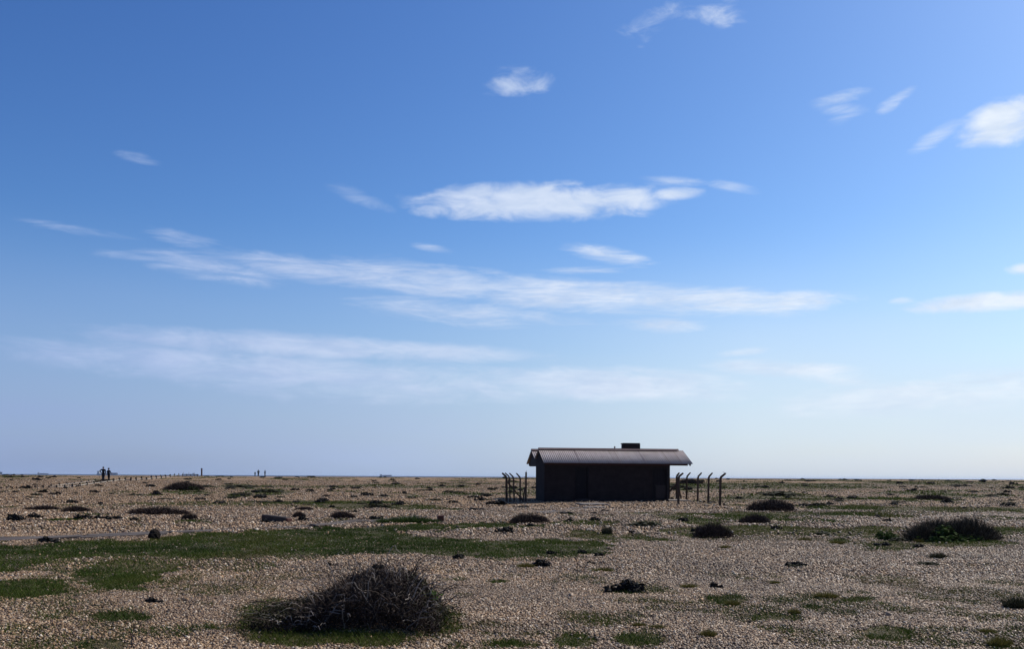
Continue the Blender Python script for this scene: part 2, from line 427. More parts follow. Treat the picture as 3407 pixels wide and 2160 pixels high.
def build_sea():
    me = bpy.data.meshes.new('sea')
    yn = np.concatenate([np.linspace(330, 1500, 12), np.geomspace(1800, 30000, 18)]); xs = np.linspace(-1, 1, 15)
    X = (xs[None, :] * (yn[:, None] * 0.95 + 300)); Y = np.repeat(yn[:, None], 15, 1)
    idx = np.arange(X.size).reshape(X.shape)
    Fq = np.stack([idx[:-1, :-1], idx[:-1, 1:], idx[1:, 1:], idx[1:, :-1]], -1).reshape(-1, 4)
    m, nt, b = new_mat('blue_sea_water')
    geo = nt.nodes.new('ShaderNodeNewGeometry')
    mp = nt.nodes.new('ShaderNodeMapping'); mp.inputs['Scale'].default_value = (.004, .012, 1); nt.links.new(geo.outputs['Position'], mp.inputs[0])
    n = noise(nt, 1.0, 5, 0.6, mp.outputs[0])
    r = ramp(nt, [(0.3, (.020, .045, .095)), (0.7, (.034, .064, .125))], n.outputs[0])
    nt.links.new(r.outputs[0], b.inputs['Base Color']); df = nt.nodes.new('ShaderNodeBsdfDiffuse'); nt.links.new(r.outputs[0], df.inputs[0]); nt.links.new(df.outputs[0], nt.nodes['Material Output'].inputs[0])
    n2 = noise(nt, .35, 4, 0.6, geo.outputs['Position']); bp = nt.nodes.new('ShaderNodeBump'); bp.inputs['Strength'].default_value = .6; bp.inputs['Distance'].default_value = .6
    nt.links.new(n2.outputs[0], bp.inputs['Height']); nt.links.new(bp.outputs[0], df.inputs['Normal'])
    me = mesh_np('sea', np.stack([X.ravel(), Y.ravel(), np.full(X.size, SEA_Z)], -1), Fq, [m], True)
    return tag(obj('sea', me), 'thin band of blue sea along the horizon', None, None, 'structure')
build_sea()

# ------------------------------------------------------------------ loose pebbles: one object, instanced by geometry nodes
def sample_ground(n, y0, y1, slope=0.60, pad=1.5, power=0.0):
    """random ground points inside the view wedge (with a margin), even per square metre when power = 0"""
    out = []
    need = n
    y = None
    ys = np.linspace(y0, y1, 400); w = (slope * ys + pad) * ys ** (-power); cdf = np.cumsum(w); cdf /= cdf[-1]
    y = np.interp(rng.random(n), cdf, ys)
    x = (rng.random(n) * 2 - 1) * (slope * y + pad)
    return x, y

BLD = dict(x=2.05, y=61.0, th=R(8.0))
def inside_building(x, y, m=0.15):
    dx, dy = x - BLD['x'], y - BLD['y']
    c, s = math.cos(BLD['th']), math.sin(BLD['th'])
    a = dx * c + dy * s; b = -dx * s + dy * c
    return (a > -m) & (a < 9.6 + m) & (b > -m) & (b < 6.5 + m)

def build_pebbles():
    xs, ys, sz = [], [], []
    for n, y0, y1, smin, smax in ((720000, 6.5, 16, .007, .019), (340000, 15, 27, .011, .028), (130000, 26, 48, .022, .052), (80000, 46, 130, .03, .07)):
        x, y = sample_ground(n, y0, y1, 0.62, 1.5, 0.0 if y1 < 50 else 0.6)
        s = smin + (smax - smin) * rng.random(n) ** 2.2
        t = turf_density(x, y)
        keep = (rng.random(n) > np.clip(t * 1.25 - .06, 0, .988)) & ~inside_building(x, y)
        xs.append(x[keep]); ys.append(y[keep]); sz.append(s[keep])
    # odd larger flints
    x, y = sample_ground(900, 7, 45, 0.62, 1.5, 0.3)
    keep = turf_density(x, y) < .3
    xs.append(x[keep]); ys.append(y[keep]); sz.append(.022 + .022 * rng.random(keep.sum()) ** 2)
    x = np.concatenate(xs); y = np.concatenate(ys); s = np.concatenate(sz)
    n = len(x)
    z = height(x, y) + s * rng.uniform(.1, .6, n)
    me = bpy.data.meshes.new('pebbles')
    me.vertices.add(n); me.vertices.foreach_set('co', np.stack([x, y, z], -1).astype(np.float32).ravel())
    sc = np.stack([s * (.75 + .5 * rng.random(n)), s * (.6 + .4 * rng.random(n)), s * (.50 + .45 * rng.random(n))], -1)
    rot = np.stack([rng.normal(0, .55, n), rng.normal(0, .55, n), rng.random(n) * 6.283], -1)
    a = me.attributes.new('peb_scale', 'FLOAT_VECTOR', 'POINT'); a.data.foreach_set('vector', sc.astype(np.float32).ravel())
    a = me.attributes.new('peb_rot', 'FLOAT_VECTOR', 'POINT'); a.data.foreach_set('vector', rot.astype(np.float32).ravel())
    me.materials.append(M['pebble'])
    o = tag(obj('pebbles', me), 'loose tan, brown and white flint pebbles scattered over the beach', None, None, 'stuff')
    ng = bpy.data.node_groups.new('pebble_scatter', 'GeometryNodeTree')
    ng.interface.new_socket('Geometry', in_out='INPUT', socket_type='NodeSocketGeometry')
    ng.interface.new_socket('Geometry', in_out='OUTPUT', socket_type='NodeSocketGeometry')
    N = ng.nodes; L = ng.links
    gi = N.new('NodeGroupInput'); go = N.new('NodeGroupOutput')
    mp = N.new('GeometryNodeMeshToPoints'); L.new(gi.outputs[0], mp.inputs[0])
    ico = N.new('GeometryNodeMeshIcoSphere'); ico.inputs['Radius'].default_value = 1; ico.inputs['Subdivisions'].default_value = 2
    pos = N.new('GeometryNodeInputPosition'); nz = N.new('ShaderNodeTexNoise'); nz.inputs['Scale'].default_value = .9; nz.inputs['Detail'].default_value = 1
    L.new(pos.outputs[0], nz.inputs['Vector'])
    vm = N.new('ShaderNodeVectorMath'); vm.operation = 'SUBTRACT'; vm.inputs[1].default_value = (.5, .5, .5); L.new(nz.outputs['Color'], vm.inputs[0])
    vs = N.new('ShaderNodeVectorMath'); vs.operation = 'SCALE'; vs.inputs['Scale'].default_value = 1.5; L.new(vm.outputs[0], vs.inputs[0])
    sp = N.new('GeometryNodeSetPosition'); L.new(ico.outputs['Mesh'], sp.inputs['Geometry']); L.new(vs.outputs[0], sp.inputs['Offset'])
    ss = N.new('GeometryNodeSetShadeSmooth'); L.new(sp.outputs[0], ss.inputs[0])
    sm = N.new('GeometryNodeSetMaterial'); sm.inputs['Material'].default_value = M['pebble']; L.new(ss.outputs[0], sm.inputs[0])
    def na(nm):
        q = N.new('GeometryNodeInputNamedAttribute'); q.data_type = 'FLOAT_VECTOR'; q.inputs[0].default_value = nm; return q
    iop = N.new('GeometryNodeInstanceOnPoints')
    L.new(mp.outputs[0], iop.inputs['Points']); L.new(sm.outputs[0], iop.inputs['Instance'])
    L.new(na('peb_rot').outputs[0], iop.inputs['Rotation']); L.new(na('peb_scale').outputs[0], iop.inputs['Scale'])
    L.new(iop.outputs[0], go.inputs[0])
    md = o.modifiers.new('scatter', 'NODES'); md.node_group = ng
    print('pebbles', n)
build_pebbles()

# ------------------------------------------------------------------ turf blades: one object
def blades_mesh(name, x, y, z, h, w, lean, mat, tint, two=False):
    n = len(x)
    yaw = rng.random(n) * 6.283
    cx, sx = np.cos(yaw) * w, np.sin(yaw) * w
    la = rng.random(n) * 6.283; lx, ly = np.cos(la) * lean * h, np.sin(la) * lean * h
    V = np.empty((n, 3, 3), np.float32)
    V[:, 0] = np.stack([x - cx, y - sx, z], -1); V[:, 1] = np.stack([x + cx, y + sx, z], -1)
    V[:, 2] = np.stack([x + lx, y + ly, z + h], -1)
    return mesh_np(name, V.reshape(-1, 3), np.arange(n * 3).reshape(-1, 3), [mat], False, {'tint': np.repeat(tint, 3)})

def build_turf():
    xs, ys, hs, ws, ts = [], [], [], [], []
    for n, y0, y1, h0, h1, w in ((620000, 6.5, 16, .018, .080, .0045), (620000, 15, 34, .015, .065, .008), (420000, 33, 70, .02, .09, .02), (260000, 68, 230, .04, .17, .07)):
        x, y = sample_ground(n, y0, y1, 0.60, 1.0, 0.3)
        d = turf_density(x, y)
        cl = fbm(x / .4, y / .6, 55, 3) if y1 < 40 else fbm(x / 1.8, y / 4.0, 56, 3)
        k = (rng.random(n) < d ** 1.2 * np.clip(cl * 2.2 - .2, .2, 1)) & ~inside_building(x, y, .3)
        x, y, d, cl = x[k], y[k], d[k], cl[k]
        hh = (h0 + (h1 - h0) * rng.random(len(x)) ** 2) * np.clip(.4 + 1.2 * cl, .4, 1.5) * (0.5 + 0.5 * d)
        xs.append(x); ys.append(y); hs.append(hh); ws.append(np.full(len(x), w) * (0.6 + .8 * rng.random(len(x))))
        ts.append(np.clip(.42 * rng.random(len(x)) + 1.5 * (fbm(x / 1.8, y / 3.0, 61, 4) - .36) + .42 * (1 - d), 0, 1))
    x, y, h, w, t = map(np.concatenate, (xs, ys, hs, ws, ts))
    me = blades_mesh('turf', x, y, height(x, y) - .003, h, w, 0.9, M['turf'], t)
    tag(obj('turf', me), 'short dark green turf and moss growing in patches over the shingle', None, None, 'stuff')
    print('turf', len(x))
build_turf()

# ------------------------------------------------------------------ plant meshes
def quads_from(c, t, b, length, width, tint, bend=None):
    """leaf quads: centre c, along t, across b"""
    n = len(c)
    V = np.empty((n, 6, 3), np.float32)
    bd = np.zeros((n, 3)) if bend is None else bend
    hl = (t * length[:, None]) / 2; hw = (b * width[:, None]) / 2
    V[:, 0] = c - hl - hw * .5; V[:, 1] = c - hl + hw * .5
    V[:, 2] = c - hw + bd; V[:, 3] = c + hw + bd
    V[:, 4] = c + hl - hw * .45; V[:, 5] = c + hl + hw * .45
    base = np.arange(n)[:, None] * 6
    Fq = np.concatenate([base + np.array([0, 1, 3, 2]), base + np.array([2, 3, 5, 4])], 0)
    return V.reshape(-1, 3), Fq, np.repeat(tint, 6)

def unit(a): return a / np.maximum(np.linalg.norm(a, axis=-1, keepdims=True), 1e-6)

def dome_points(n, seed, lobes=6, flat=.5, inner=.35, tight=1.0):
    """points in an uneven dome of half-width 1 (x), .75 (y), height ~1"""
    g = np.random.default_rng(seed)
    cx = g.uniform(-.55, .55, lobes) * tight; cy = g.uniform(-.34, .34, lobes) * tight; rr = g.uniform(.30, .50, lobes); hh = g.uniform(.45, 1.0, lobes) * (1 - .55 * np.abs(cx))
    k = g.choice(lobes, n, p=(rr * hh) / (rr * hh).sum())
    th = g.random(n) * 6.283; ph = np.arccos(g.random(n)); r = (inner + (1 - inner) * g.random(n) ** .5)
    x = cx[k] + rr[k] * r * np.sin(ph) * np.cos(th); y = cy[k] + rr[k] * r * np.sin(ph) * np.sin(th); z = hh[k] * r * np.cos(ph)
    nrm = unit(np.stack([np.sin(ph) * np.cos(th), np.sin(ph) * np.sin(th), np.cos(ph) * 1.2], -1))
    return np.stack([x, y, z], -1), nrm, g

def kale_mesh(seed, n=260, mat='kale', leaf=.20):
    p, nrm, g = dome_points(n, seed, 7, inner=.45, tight=.6 if mat == 'heath' else 1.0)
    t = unit(g.normal(size=(n, 3)) + nrm * .6); b = unit(np.cross(t, nrm + g.normal(size=(n, 3)) * .5))
    L = leaf * g.uniform(.5, 1.5, n); W = L * g.uniform(.6, 1.1, n)
    bend = nrm * (L * g.uniform(-.3, .4, n))[:, None]
    p[:, 2] = np.maximum(p[:, 2], 0.02)
    V, Fq, tt = quads_from(p, t, b, L, W, g.random(n), bend)
    V[:, 2] = np.maximum(V[:, 2], -0.05)
    return mesh_np('leaf_clump', V, Fq, [M[mat]], False, {'tint': tt})

def twig_tris(start, end, w, g, tint, mid=None):
    """each twig: a thin 3-point bent ribbon made of crossed strips"""
    n = len(start)
    d = unit(end - start); side = unit(np.cross(d, g.normal(size=(n, 3))))
    m = (start + end) / 2 if mid is None else mid
    V = np.empty((n, 5, 3), np.float32)
    V[:, 0] = start - side * w[:, None]; V[:, 1] = start + side * w[:, None]
    V[:, 2] = m - side * w[:, None] * .75; V[:, 3] = m + side * w[:, None] * .75
    V[:, 4] = end
    b = np.arange(n)[:, None] * 5
    Ft = np.concatenate([b + np.array([0, 1, 3]), b + np.array([0, 3, 2]), b + np.array([2, 3, 4])], 0)
    return V.reshape(-1, 3), Ft, np.repeat(tint, 5)

def merge(parts):
    V = []; Fc = []; T = []; o = 0
    for v, f, t in parts:
        V.append(v); Fc.append(f + o); T.append(t); o += len(v)
    return np.concatenate(V), np.concatenate(Fc), np.concatenate(T)

def shrub_mesh(seed, n=1500, mat='brown', w=.010, spread=.55, tall=1.0, fine=True):
    """low rounded dome of fine upright twigs, half-width 1, height ~tall"""
    g = np.random.default_rng(seed)
    bx, by = g.uniform(-1, 1, n), g.uniform(-1, 1, n)
    k = bx ** 2 + by ** 2 < 1; bx, by = bx[k], by[k] * .75; n = len(bx)
    prof = np.sqrt(np.clip(1 - (bx ** 2 + (by / .75) ** 2), 0.02, 1)) * (.65 + .5 * fbm(bx * 2.2 + seed, by * 2.2, seed, 3))
    H = prof * tall * g.uniform(.40, 1.0, n) ** .8
    s = np.stack([bx * .9 - g.normal(0, .05, n), by * .9, H * g.uniform(.15, .72, n)], -1)
    e = np.stack([bx * (.9 + .12 * g.random(n)) + g.normal(0, .07, n) * spread * 2, by + g.normal(0, .07, n) * spread * 2, H], -1)
    mid = (s + e) / 2 + g.normal(0, .045, (n, 3))
    return mesh_np('twigs', *twig_tris(s, e, np.full(n, w) * g.uniform(.6, 1.5, n), g, g.random(n), mid)[:2], [M[mat]], False, {'tint': twig_t(n, g)})

def twig_t(n, g):
    return np.repeat(g.random(n), 5)

def tuft_mesh(seed, n=420, mat='olive', w=.018, lean=.55):
    g = np.random.default_rng(seed)
    r = np.sqrt(g.random(n)) * .75; a = g.random(n) * 6.283
    x, y = r * np.cos(a), r * np.sin(a) * .8
    h = (1 - .55 * r) * g.uniform(.35, 1.05, n)
    s = np.stack([x * .8, y * .8, np.zeros(n) - .02], -1)
    out = np.stack([np.cos(a), np.sin(a), 0 * a], -1) * (lean * r * .8)[:, None] + g.normal(0, .16, (n, 3)) * np.array([1, 1, .2])
    e = s + out + np.stack([0 * h, 0 * h, h], -1)
    mid = s + out * .35 + np.stack([0 * h, 0 * h, h * .6], -1)
    v, f, t = twig_tris(s, e, np.full(n, w), g, g.random(n), mid)
    return mesh_np('blades', v, f, [M[mat]], False, {'tint': t})

KALE = [kale_mesh(100 + i, 300) for i in range(7)]
KALE_BIG = [kale_mesh(150 + i, 900, leaf=.13) for i in range(3)]
GREENC = [kale_mesh(200 + i, 420, 'heath', .15) for i in range(4)]
BROWN = [shrub_mesh(300 + i, 2600) for i in range(5)]
TUFT = [tuft_mesh(400 + i, 620) for i in range(4)]
GTUFT = [tuft_mesh(420 + i, 620, 'green') for i in range(3)]
HTUFT = [tuft_mesh(440 + i, 620, 'heath') for i in range(3)]
cnt = [0]

_ext = {}
def extent(me):
    if me.name not in _ext:
        a = np.empty(len(me.vertices) * 3, np.float32); me.vertices.foreach_get('co', a); a = a.reshape(-1, 3)
        _ext[me.name] = (max(.3, float(np.percentile(np.abs(a[:, 0]), 97))), max(.2, float(np.percentile(a[:, 2], 96))))
    return _ext[me.name]

def plant(name, meshes, px, py, wpx, hpx, label, cat, group, depth=1.0, sink=.0, flip=None):
    p = at(px, py)
    k = p.y / F
    me = meshes[cnt[0] % len(meshes)]; o = obj(name, me); cnt[0] += 1; ex, ez = extent(me)
    o.location = (p.x, p.y + wpx * k * .25 * depth, 0)
    o.location.z = float(height(o.location.x, o.location.y)) - sink * hpx * k
    a = rng.uniform(-.35, .35) + (math.pi if rng.random() < .5 else 0)
    o.rotation_euler = (0, 0, a)
    hw = wpx * k / 2 / ex
    f_ = {'sea_kale': .72, 'small_kale': .8, 'small_hummock': .7, 'green_hummock': .62, 'grass_tuft': .66, 'grass_bank': .75, 'brown_shrub': .78}.get(name, 1)
    o.scale = (hw, hw * depth, (hpx * k * f_ + .012) / ez)
    return tag(o, label, cat, group)

GK = 'dark sea kale clumps on the shingle'
KL = [ # px, py, w, h, label
    (46, 1735, 64, 26, 'broad black leaf clump at the far left edge of the shingle'),
    (114, 1727, 66, 17, 'low dark leaf clump just right of the broad black clump at the left edge'),
    (270, 1729, 58, 17, 'ragged dark leaf clump, left one of three in a row above the plank track'),
    (329, 1730, 45, 14, 'dark leaf clump, middle one of three in a row above the plank track'),
    (379, 1731, 52, 14, 'flat dark leaf clump, right one of three in a row above the plank track'),
    (443, 1734, 36, 12, 'small dark leaf clump left of the brown dead tuft'),
    (157, 1808, 70, 21, 'dark green leaf clump growing over the plank track'),
    (332, 1679, 20, 8, 'tiny dark leaf clump behind the brown heath strip'),
    (1008, 1735, 40, 17, 'dark leaf clump beside the red ended timber log'),
    (880, 1742, 34, 14, 'black leaf clump lying against the left end of the timber log'),
    (1174, 1708, 30, 10, 'small black leaf clump behind the brown dome shrub near the planks'),
    (1247, 1731, 46, 14, 'dark leaf clump touching the far edge of the plank track'),
    (1586, 1701, 60, 10, 'long flat dark clump in front of the left fence posts'),
    (1594, 1667, 31, 13, 'dark clump with a pointed top left of the fence posts'),
    (1677, 1777, 56, 23, 'black leaf clump alone on bare shingle before the turf tip'),
    (1329, 1679, 31, 12, 'small dark clump at the right end of the grey green strip'),
    (1104, 1690, 20, 8, 'tiny dark clump on the thin grass strip left of the grey shrub'),
    (1654, 1681, 62, 17, 'dark leaf mound at the foot of the leftmost cranked post'),
    (1737, 1692, 44, 8, 'flat black clump in the shadow before the left fence posts'),
    (1527, 1863, 42, 18, 'dark clump on the lower edge of the big turf patch'),
    (1099, 1887, 24, 13, 'small black clump on shingle above the bramble mound'),
    (1981, 1735, 32, 14, 'dark clump right of the brown shrub before the step'),
    (1899, 1737, 28, 12, 'dark clump between the brown shrub and its right neighbour clump'),
    (1976, 1713, 22, 9, 'small dark clump just below the concrete step'),
    (2015, 1705, 32, 8, 'flat dark clump right of the concrete step'),
    (1885, 1713, 60, 9, 'low dark clump beside the end of the plank track'),
    (2276, 1737, 34, 15, 'black clump on open shingle in front of the right fence posts'),
    (2321, 1772, 38, 21, 'black leafy clump at the left side of the rounded brown bush'),
    (2108, 1778, 30, 10, 'small dark clump at the right end of the thin turf strip'),
    (1761, 1754, 36, 12, 'dark clump at the foot of the brown shrub near the step'),
    (1802, 1889, 58, 27, 'bushy dark clump below the right part of the big turf patch'),
    (1968, 1881, 34, 10, 'low dark clump right of the tall thin stalk'),
    (1996, 1855, 34, 14, 'dark clump at the right tip of the big turf patch'),
    (1936, 1844, 32, 13, 'dark clump inside the right part of the big turf patch'),
    (2385, 1960, 42, 19, 'black ragged clump on pale shingle above the right green patch'),
    (2585, 1763, 34, 12, 'small black clump right of the two rounded brown shrubs'),
    (2962, 1739, 38, 12, 'dark clump left of the large dark bush, lower of two'),
    (2920, 1724, 26, 11, 'dark clump left of the large dark bush, upper of two'),
    (2939, 1818, 62, 11, 'long black clump on the thin turf left of the large bush foot'),
    (3063, 1824, 42, 12, 'black clump below the left foot of the large dark bush'),
    (2649, 1889, 72, 19, 'black and green clump on open shingle right of centre'),
    (510, 2010, 66, 16, 'small black leaf mat on the foreground shingle left of the brambles'),
    (1835, 1846, 34, 11, 'dark clump beside the turf clump with pale stones'),
    (1700, 1640, 20, 8, 'dark clump behind the straight fence post'),
    (1730, 1634, 18, 8, 'small dark clump beyond the straight fence post'),
]
for px, py, w, h, lab in KL:
    plant('sea_kale', KALE, px, py, w, h, lab, 'plant', GK, .8)
plant('sea_kale', KALE_BIG, 2078, 1976, 124, 44, 'large black dome of dead leaves alone on the foreground shingle', 'plant', GK, .8)

GH = 'low green hummocks on the shingle'
for px, py, w, h, lab in [
    (2153, 1754, 110, 18, 'flat green hummock alone on shingle before the shed'),
    (2610, 1652, 120, 20, 'wide green mound beyond the right fence posts'),
    (3000, 1803, 60, 14, 'green leafy hummock at the foot of the large bush'),
    (461, 1741, 46, 8, 'flat green mat under the small dark clump near the log'),
    (890, 1640, 90, 14, 'dark green hummock right of the far dark bush'),
    (795, 1650, 76, 12, 'ragged green hummock below the far green patch'),
    (810, 1622, 110, 9, 'long low green hummock below the far walkers'),
    (1258, 1692, 96, 20, 'grey green heath mound left of the fence posts'),
    (2740, 1782, 66, 11, 'small green mat on shingle left of the olive mat'),
    (2650, 1890, 66, 9, 'grey green mat around the black clump on open shingle'),
    (3100, 1884, 70, 12, 'grey green mat in front of the grey tuft on the right'),
    (2245, 1624, 140, 12, 'dark green mound seen between the right fence posts')]:
    plant('green_hummock', GREENC, px, py, w, h, lab, 'plant', GH, .8)

GB = 'rounded brown shrubs on the shingle'
for px, py, w, h, lab in [
    (2377, 1794, 122, 52, 'rounded red brown bush on shingle right of the shed'),
    (2571, 1704, 146, 40, 'wide brown bush beyond the right fence posts'),
    (2516, 1745, 104, 32, 'dark brown dome shrub in front of the wide brown bush'),
    (1761, 1744, 122, 33, 'brown dome shrub between plank track and turf before the shed'),
    (1136, 1727, 82, 24, 'brown dome shrub left of the grassy bank'),
    (993, 1724, 40, 20, 'small brown shrub just right of the timber log'),
    (627, 1731, 50, 22, 'dead brown tuft standing left of the timber log'),
    (512, 1715, 190, 26, 'long low brown heather strip behind the dead brown tuft'),
    (245, 1706, 100, 20, 'low brown heather patch behind the row of three clumps'),
    (130, 1700, 110, 16, 'thin grey brown heather patch near the left edge'),
    (3110, 1664, 110, 16, 'dark brown low shrub far away above the large bush'),
    (2300, 1612, 80, 18, 'dark brown bush between the right fence posts, far behind'),
    (1010, 1700, 60, 12, 'thin brown shrub behind the small brown shrub by the log')]:
    plant('brown_shrub', BROWN, px, py, w * 1.02, h * 1.05, lab, 'shrub', GB, .8)

GT = 'grass tufts on the foreground shingle'
for px, py, w, h, lab in [
    (2753, 1995, 66, 25, 'olive grass tuft at the left end of a small turf strip'),
    (2359, 2124, 44, 30, 'bushy olive tuft low on the shingle near the bottom edge'),
    (3335, 2158, 70, 46, 'large olive tuft in the bottom right corner'),
    (3288, 2110, 44, 16, 'small olive tuft above the bottom right corner tuft'),
    (2127, 2090, 36, 18, 'small olive tuft above the bottom green patch'),
    (2190, 2096, 48, 14, 'flat olive tuft right above the bottom green patch'),
    (1749, 1892, 50, 18, 'olive tuft left of the bushy dark clump below the turf'),
    (2007, 1904, 52, 12, 'low olive tuft right of the tall thin stalk'),
    (2295, 1960, 50, 16, 'olive tuft left of the black ragged clump'),
    (2440, 2018, 44, 20, 'olive tuft at the right end of the right green patch'),
    (2580, 1947, 28, 14, 'tiny olive tuft alone on shingle right of the ragged clump'),
    (2645, 2048, 34, 22, 'olive tuft on the right end of the lower green patch'),
    (2415, 1828, 30, 14, 'small olive tuft below the rounded red brown bush'),
    (2680, 1802, 34, 14, 'brownish tuft left of the olive mat'),
    (2790, 1812, 46, 14, 'yellow olive mat tuft on open shingle'),
    (3060, 1806, 26, 12, 'small pale tuft below the left of the large bush')]:
    plant('grass_tuft', TUFT, px, py, w * 1.2, h, lab, 'grass tuft', GT, .9)
for px, py, w, h, lab in [
    (3128, 1862, 52, 26, 'grey green tuft on shingle below the large dark bush'),
    (3395, 2030, 80, 52, 'grey green tuft cut off by the right edge'),
    (2020, 1780, 30, 34, 'grey weed standing on the thin turf strip before the shed')]:
    plant('grass_tuft', HTUFT, px, py, w * 1.2, h, lab, 'grass tuft', GT, .9)
# the taller grass bank beside the planks
for i, (px, py, w, h, lab) in enumerate([(1300, 1744, 80, 20, 'dark green grass bank beside the planks, lower left part'),
        (1365, 1742, 90, 28, 'tallest dark green grass bank beside the planks'),
        (1425, 1742, 60, 16, 'low end of the dark green grass bank next to the red stub')]):
    plant('grass_bank', GTUFT, px, py, w * 1.3, h, lab, 'grass tuft', 'grass bank beside the planks', .8)

# small far clumps: nothing tells these apart
def far_clumps():
    g = np.random.default_rng(21)
    n = 0; tries = 0
    while n < 260 and tries < 4000:
        tries += 1
        px = g.uniform(-20, 3430)
        hz = CY + (px - CX) * math.tan(ROLL)
        q = g.random() ** 1.5
        py = hz + 5.5 + q * 95
        if px > 2300: py = hz + 4.0 + q * 95
        p = at(px, py)
        if inside_building(p.x, p.y, 1.5) or (1640 < px < 2420 and py > 1640): continue
        if p.y > 290: continue
        k = g.random()
        w = g.uniform(11, 36) * (0.65 + .7 * q); h = max(w * g.uniform(.19, .36), 3.8)
        if k < .78:
            plant('small_kale', KALE, px, py, w, h, 'small dark plant clump scattered on the far shingle', 'plant', 'small dark clumps on the far shingle', .9)
        else:
            plant('small_hummock', GREENC, px, py, w * 1.5, h * .8, 'small grey green hummock scattered on the far shingle', 'plant', 'small green hummocks on the far shingle', .9)
        n += 1
far_clumps()

# far dark bush on the left, with twigs over a dark core
def two_part_bush(name, px, py, w, h, label, twig_mat, core_mat, seed, n=4200, parts=('twigs', 'foliage'), corescale=(.9, .9, .62)):
    p = at(px, py); k = p.y / F; hw = w * k / 2; H = h * k
    o = empty(name, (p.x, p.y + hw * .5, float(height(p.x, p.y + hw * .5)) - .02), 0, label, 'bush')
    t = obj(parts[0], shrub_mesh(seed, n, twig_mat, .007), o); t.scale = (hw, hw * .8, H * 1.1)
    c = obj(parts[1], kale_mesh(seed + 1, 1300, core_mat, .11), o); c.scale = (hw * corescale[0], hw * .8 * corescale[1], H * corescale[2])
    return o
two_part_bush('dark_bush', 600, 1633, 150, 34, 'dark spreading bush on the far left shingle below the red marker post', 'bramble', 'green', 510)

# large dark bush on the right: brown stems above deep green leaves
def right_bush():
    p = at(3190, 1806); k = p.y / F
    o = empty('broom_bush', (p.x, p.y + .9, float(height(p.x, p.y + .9)) - .03), 0, 'large dark bush on the right shingle, brown stems over green leaves', 'bush')
    t = obj('twigs', shrub_mesh(530, 9000, 'broom', .0045, .45), o); t.scale = (180 * k, 1.0, 112 * k)
    t.location = (32 * k, 0, 0)
    l = obj('foliage', kale_mesh(531, 2600, 'green', .075), o); l.scale = (165 * k, 1.0, 66 * k); l.location = (5 * k, -.35, 0)
    l2 = obj('foliage', kale_mesh(533, 700, 'green', .11), o); l2.scale = (62 * k, .5, 42 * k); l2.location = (-165 * k, .35, 0); l2['label'] = 'separate green leafy shoot at the left side'
    g = np.random.default_rng(5)
    pts, nrm, g = dome_points(120, 534, 5, inner=.9)
    v, f, tt = quads_from(pts, unit(g.normal(size=(120, 3))), unit(g.normal(size=(120, 3))), np.full(120, .06), np.full(120, .05), g.random(120))
    b = obj('fresh_leaves', mesh_np('fresh_leaves', v, f, [M['brightleaf']], False, {'tint': tt}), o); b.scale = (150 * k, .95, 40 * k); b.location = (-20 * k, -.3, .02)
right_bush()

